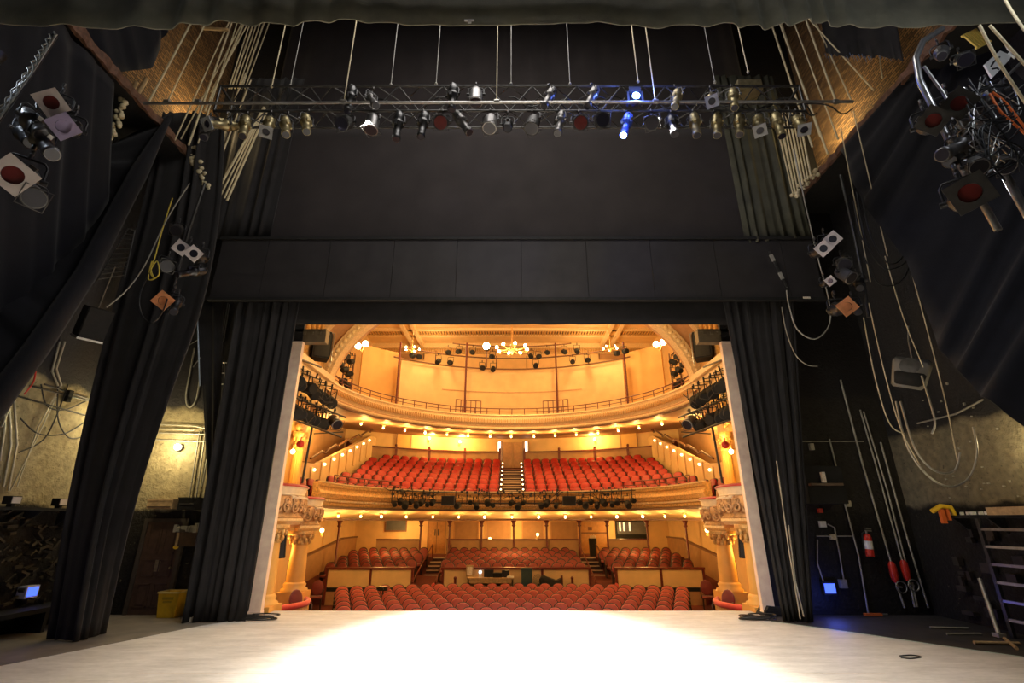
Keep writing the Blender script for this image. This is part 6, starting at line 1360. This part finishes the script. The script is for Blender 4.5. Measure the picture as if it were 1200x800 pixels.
# red chairs
M['deepvelvet'] = mat('deep_red_velvet', (.16, .014, .014), .6, noise=.2, sheen=.3)
def chair(p, rz, label, s=1.0):
    t = thing('box_chair', label, 'chair', p, rz); t.scale = (s,)*3
    b = MB(T=Matrix.Translation((0, .2, 0)) @ Matrix.Rotation(-.14, 4, 'X')); b.pillow([(.24*math.cos(i*PI/8), .78+.30*math.sin(i*PI/8)) for i in range(16)], -.04, .05, .04, .035); b.build('backrest', M['deepvelvet'], t)
    b = MB(T=Matrix.Translation((0, -.02, .45)) @ Matrix.Rotation(PI/2, 4, 'X')); b.pillow([(-.24, -.22), (.24, -.22), (.22, .24), (-.22, .24)], -.05, .05, .04, .035); b.build('seat', M['deepvelvet'], t)
    for x in (-.2, .2):
        for y in (-.2, .2): b = MB(); b.cyl((x, y, 0), (x*.95, y*.95, .42), .02, .026, 8); b.build('leg', M['seatdark'], t)
    for x in (-.25, .25): b = MB(); b.tube([(x, .2, .72), (x*1.05, -.1, .70), (x, -.2, .62), (x*.95, -.2, .42)], .02, 6); b.build('armrest', M['seatdark'], t)
for s, sd in ((-1, 'left'), (1, 'right')):
    chair((s*6.05, 14.15, -.65), s*-1.1, 'red velvet chair nearest the stage in %s stage-level box' % sd, .85)
    chair((s*5.62, 14.7, -.65), s*-1.0, 'red velvet chair further back in the %s stage-level box' % sd, .85)
    chair((s*8.0, 22.4, FL), s*-.3, 'lone red oval-backed chair beside the terrace parapet at %s' % sd, 1.0)
    chair((s*6.4, 15.55, 1.95), s*-1.2, 'red chair standing in the further opera box at %s' % sd, .9)
q = P(821, 706, 17); 
# ------------------------------------------------------------------ clean up prototypes
for o in list(PROTO.values())+[OS, PS, BS, SMALL]:
    for c in list(o.children):
        for g in list(c.children): bpy.data.objects.remove(g)
        bpy.data.objects.remove(c)
    bpy.data.objects.remove(o)
# ------------------------------------------------------------------ light
light('AREA', (0, 17.6, 10.5), 170, (1, .62, .27), 5, aim=(0, 28, 8), name='gallery_fill')  # added unseen panel brightening the gallery, apart from the chandelier
for x in (-6.5, 0, 6.5): light('POINT', (x, 26.6, 1.5), 130, (1, .55, .15), .2, name='terrace_fill'); light('POINT', (x, 31.2, 1.5), 75, (1, .55, .15), .2, name='corridor_fill')  # added unseen fill points under the balcony and behind the terrace
for s in (-1, 1): light('POINT', (s*4, 25.5, 11.9), 300, (1, .64, .26), .3, name='ceiling_fill'); light('POINT', (s*5, 30, 12.2), 110, (1, .66, .28), .2, name='ceiling_fill'); light('POINT', (s*3.4, 13.7, 8.2), 260, (1, .58, .2), .2, name='arch_fill'); light('POINT', (s*3.4, 14.2, 3.3), 70, (1, .62, .24), .2, name='box_front_fill')  # added unseen fill points for ceiling, arch and box fronts
light('SPOT', (-3.5, 7.7, 9.4), 900, (1, .97, .93), .1, aim=(6, 12.5, 2.6), spot=math.radians(26), blend=.6, name='truss_cross_beam')
light('AREA', (0, 8.6, 6.5), 60, (1, .93, .85), 3, aim=(0, 15, 2.6), name='stage_side_fill')  # added soft fill towards the boxes, floating below the truss
light('SPOT', P(570, 405, 26.2)+Vector((0, -.4, -.1)), 120000, (1, .95, .87), .25, aim=(0, 8.6, 0), spot=math.radians(24), blend=1.0, name='follow_spot_beam')
light('SPOT', (-3, 7.6, 9.5), 2100, (1, .95, .88), .15, aim=(-1, 9.5, 0), spot=math.radians(85), blend=.9, name='truss_beam_left')
light('SPOT', (3, 7.6, 9.5), 4200, (1, .95, .88), .15, aim=(1, 9.5, 0), spot=math.radians(85), blend=.9, name='truss_beam_right')
light('AREA', (0, 6.0, 15), 520, (1, .95, .9), 5, aim=(0, 11, 5), name='stage_fill')  # added unseen overhead fill for the stage drapes
light('POINT', (-8.9, 11.4, 13.0), 90, (1, .74, .36), .2, name='gallery_lamp_left')
light('POINT', (8.9, 11.2, 12.6), 90, (1, .74, .34), .2, name='gallery_lamp_right')
light('POINT', (-8.9, 7.6, .7), 7, (.35, .3, 1), .1, name='screen_glow')
light('POINT', (5.4, 3.2, 7.6), 40, (.85, .9, 1), .1, name='boom_lamp_right')
light('POINT', (6.0, 5.5, 6.0), 12, (.85, .9, 1), .1, name='boom_lamp_right_low')
w = bpy.data.worlds.new('world'); sc.world = w; w.use_nodes = True
w.node_tree.nodes['Background'].inputs[0].default_value = (.6, .6, .7, 1); w.node_tree.nodes['Background'].inputs[1].default_value = .02
sc.view_settings.view_transform = 'Standard'; sc.view_settings.look = 'None'; sc.view_settings.gamma = 1; sc.view_settings.use_curve_mapping = False
sc.view_settings.exposure = 0.0
sc.cycles.use_denoising = True; sc.cycles.max_bounces = 5; sc.cycles.diffuse_bounces = 3; sc.cycles.glossy_bounces = 2; sc.cycles.sample_clamp_indirect = 4; sc.cycles.use_light_tree = True
sc.cycles.caustics_reflective = False; sc.cycles.caustics_refractive = False
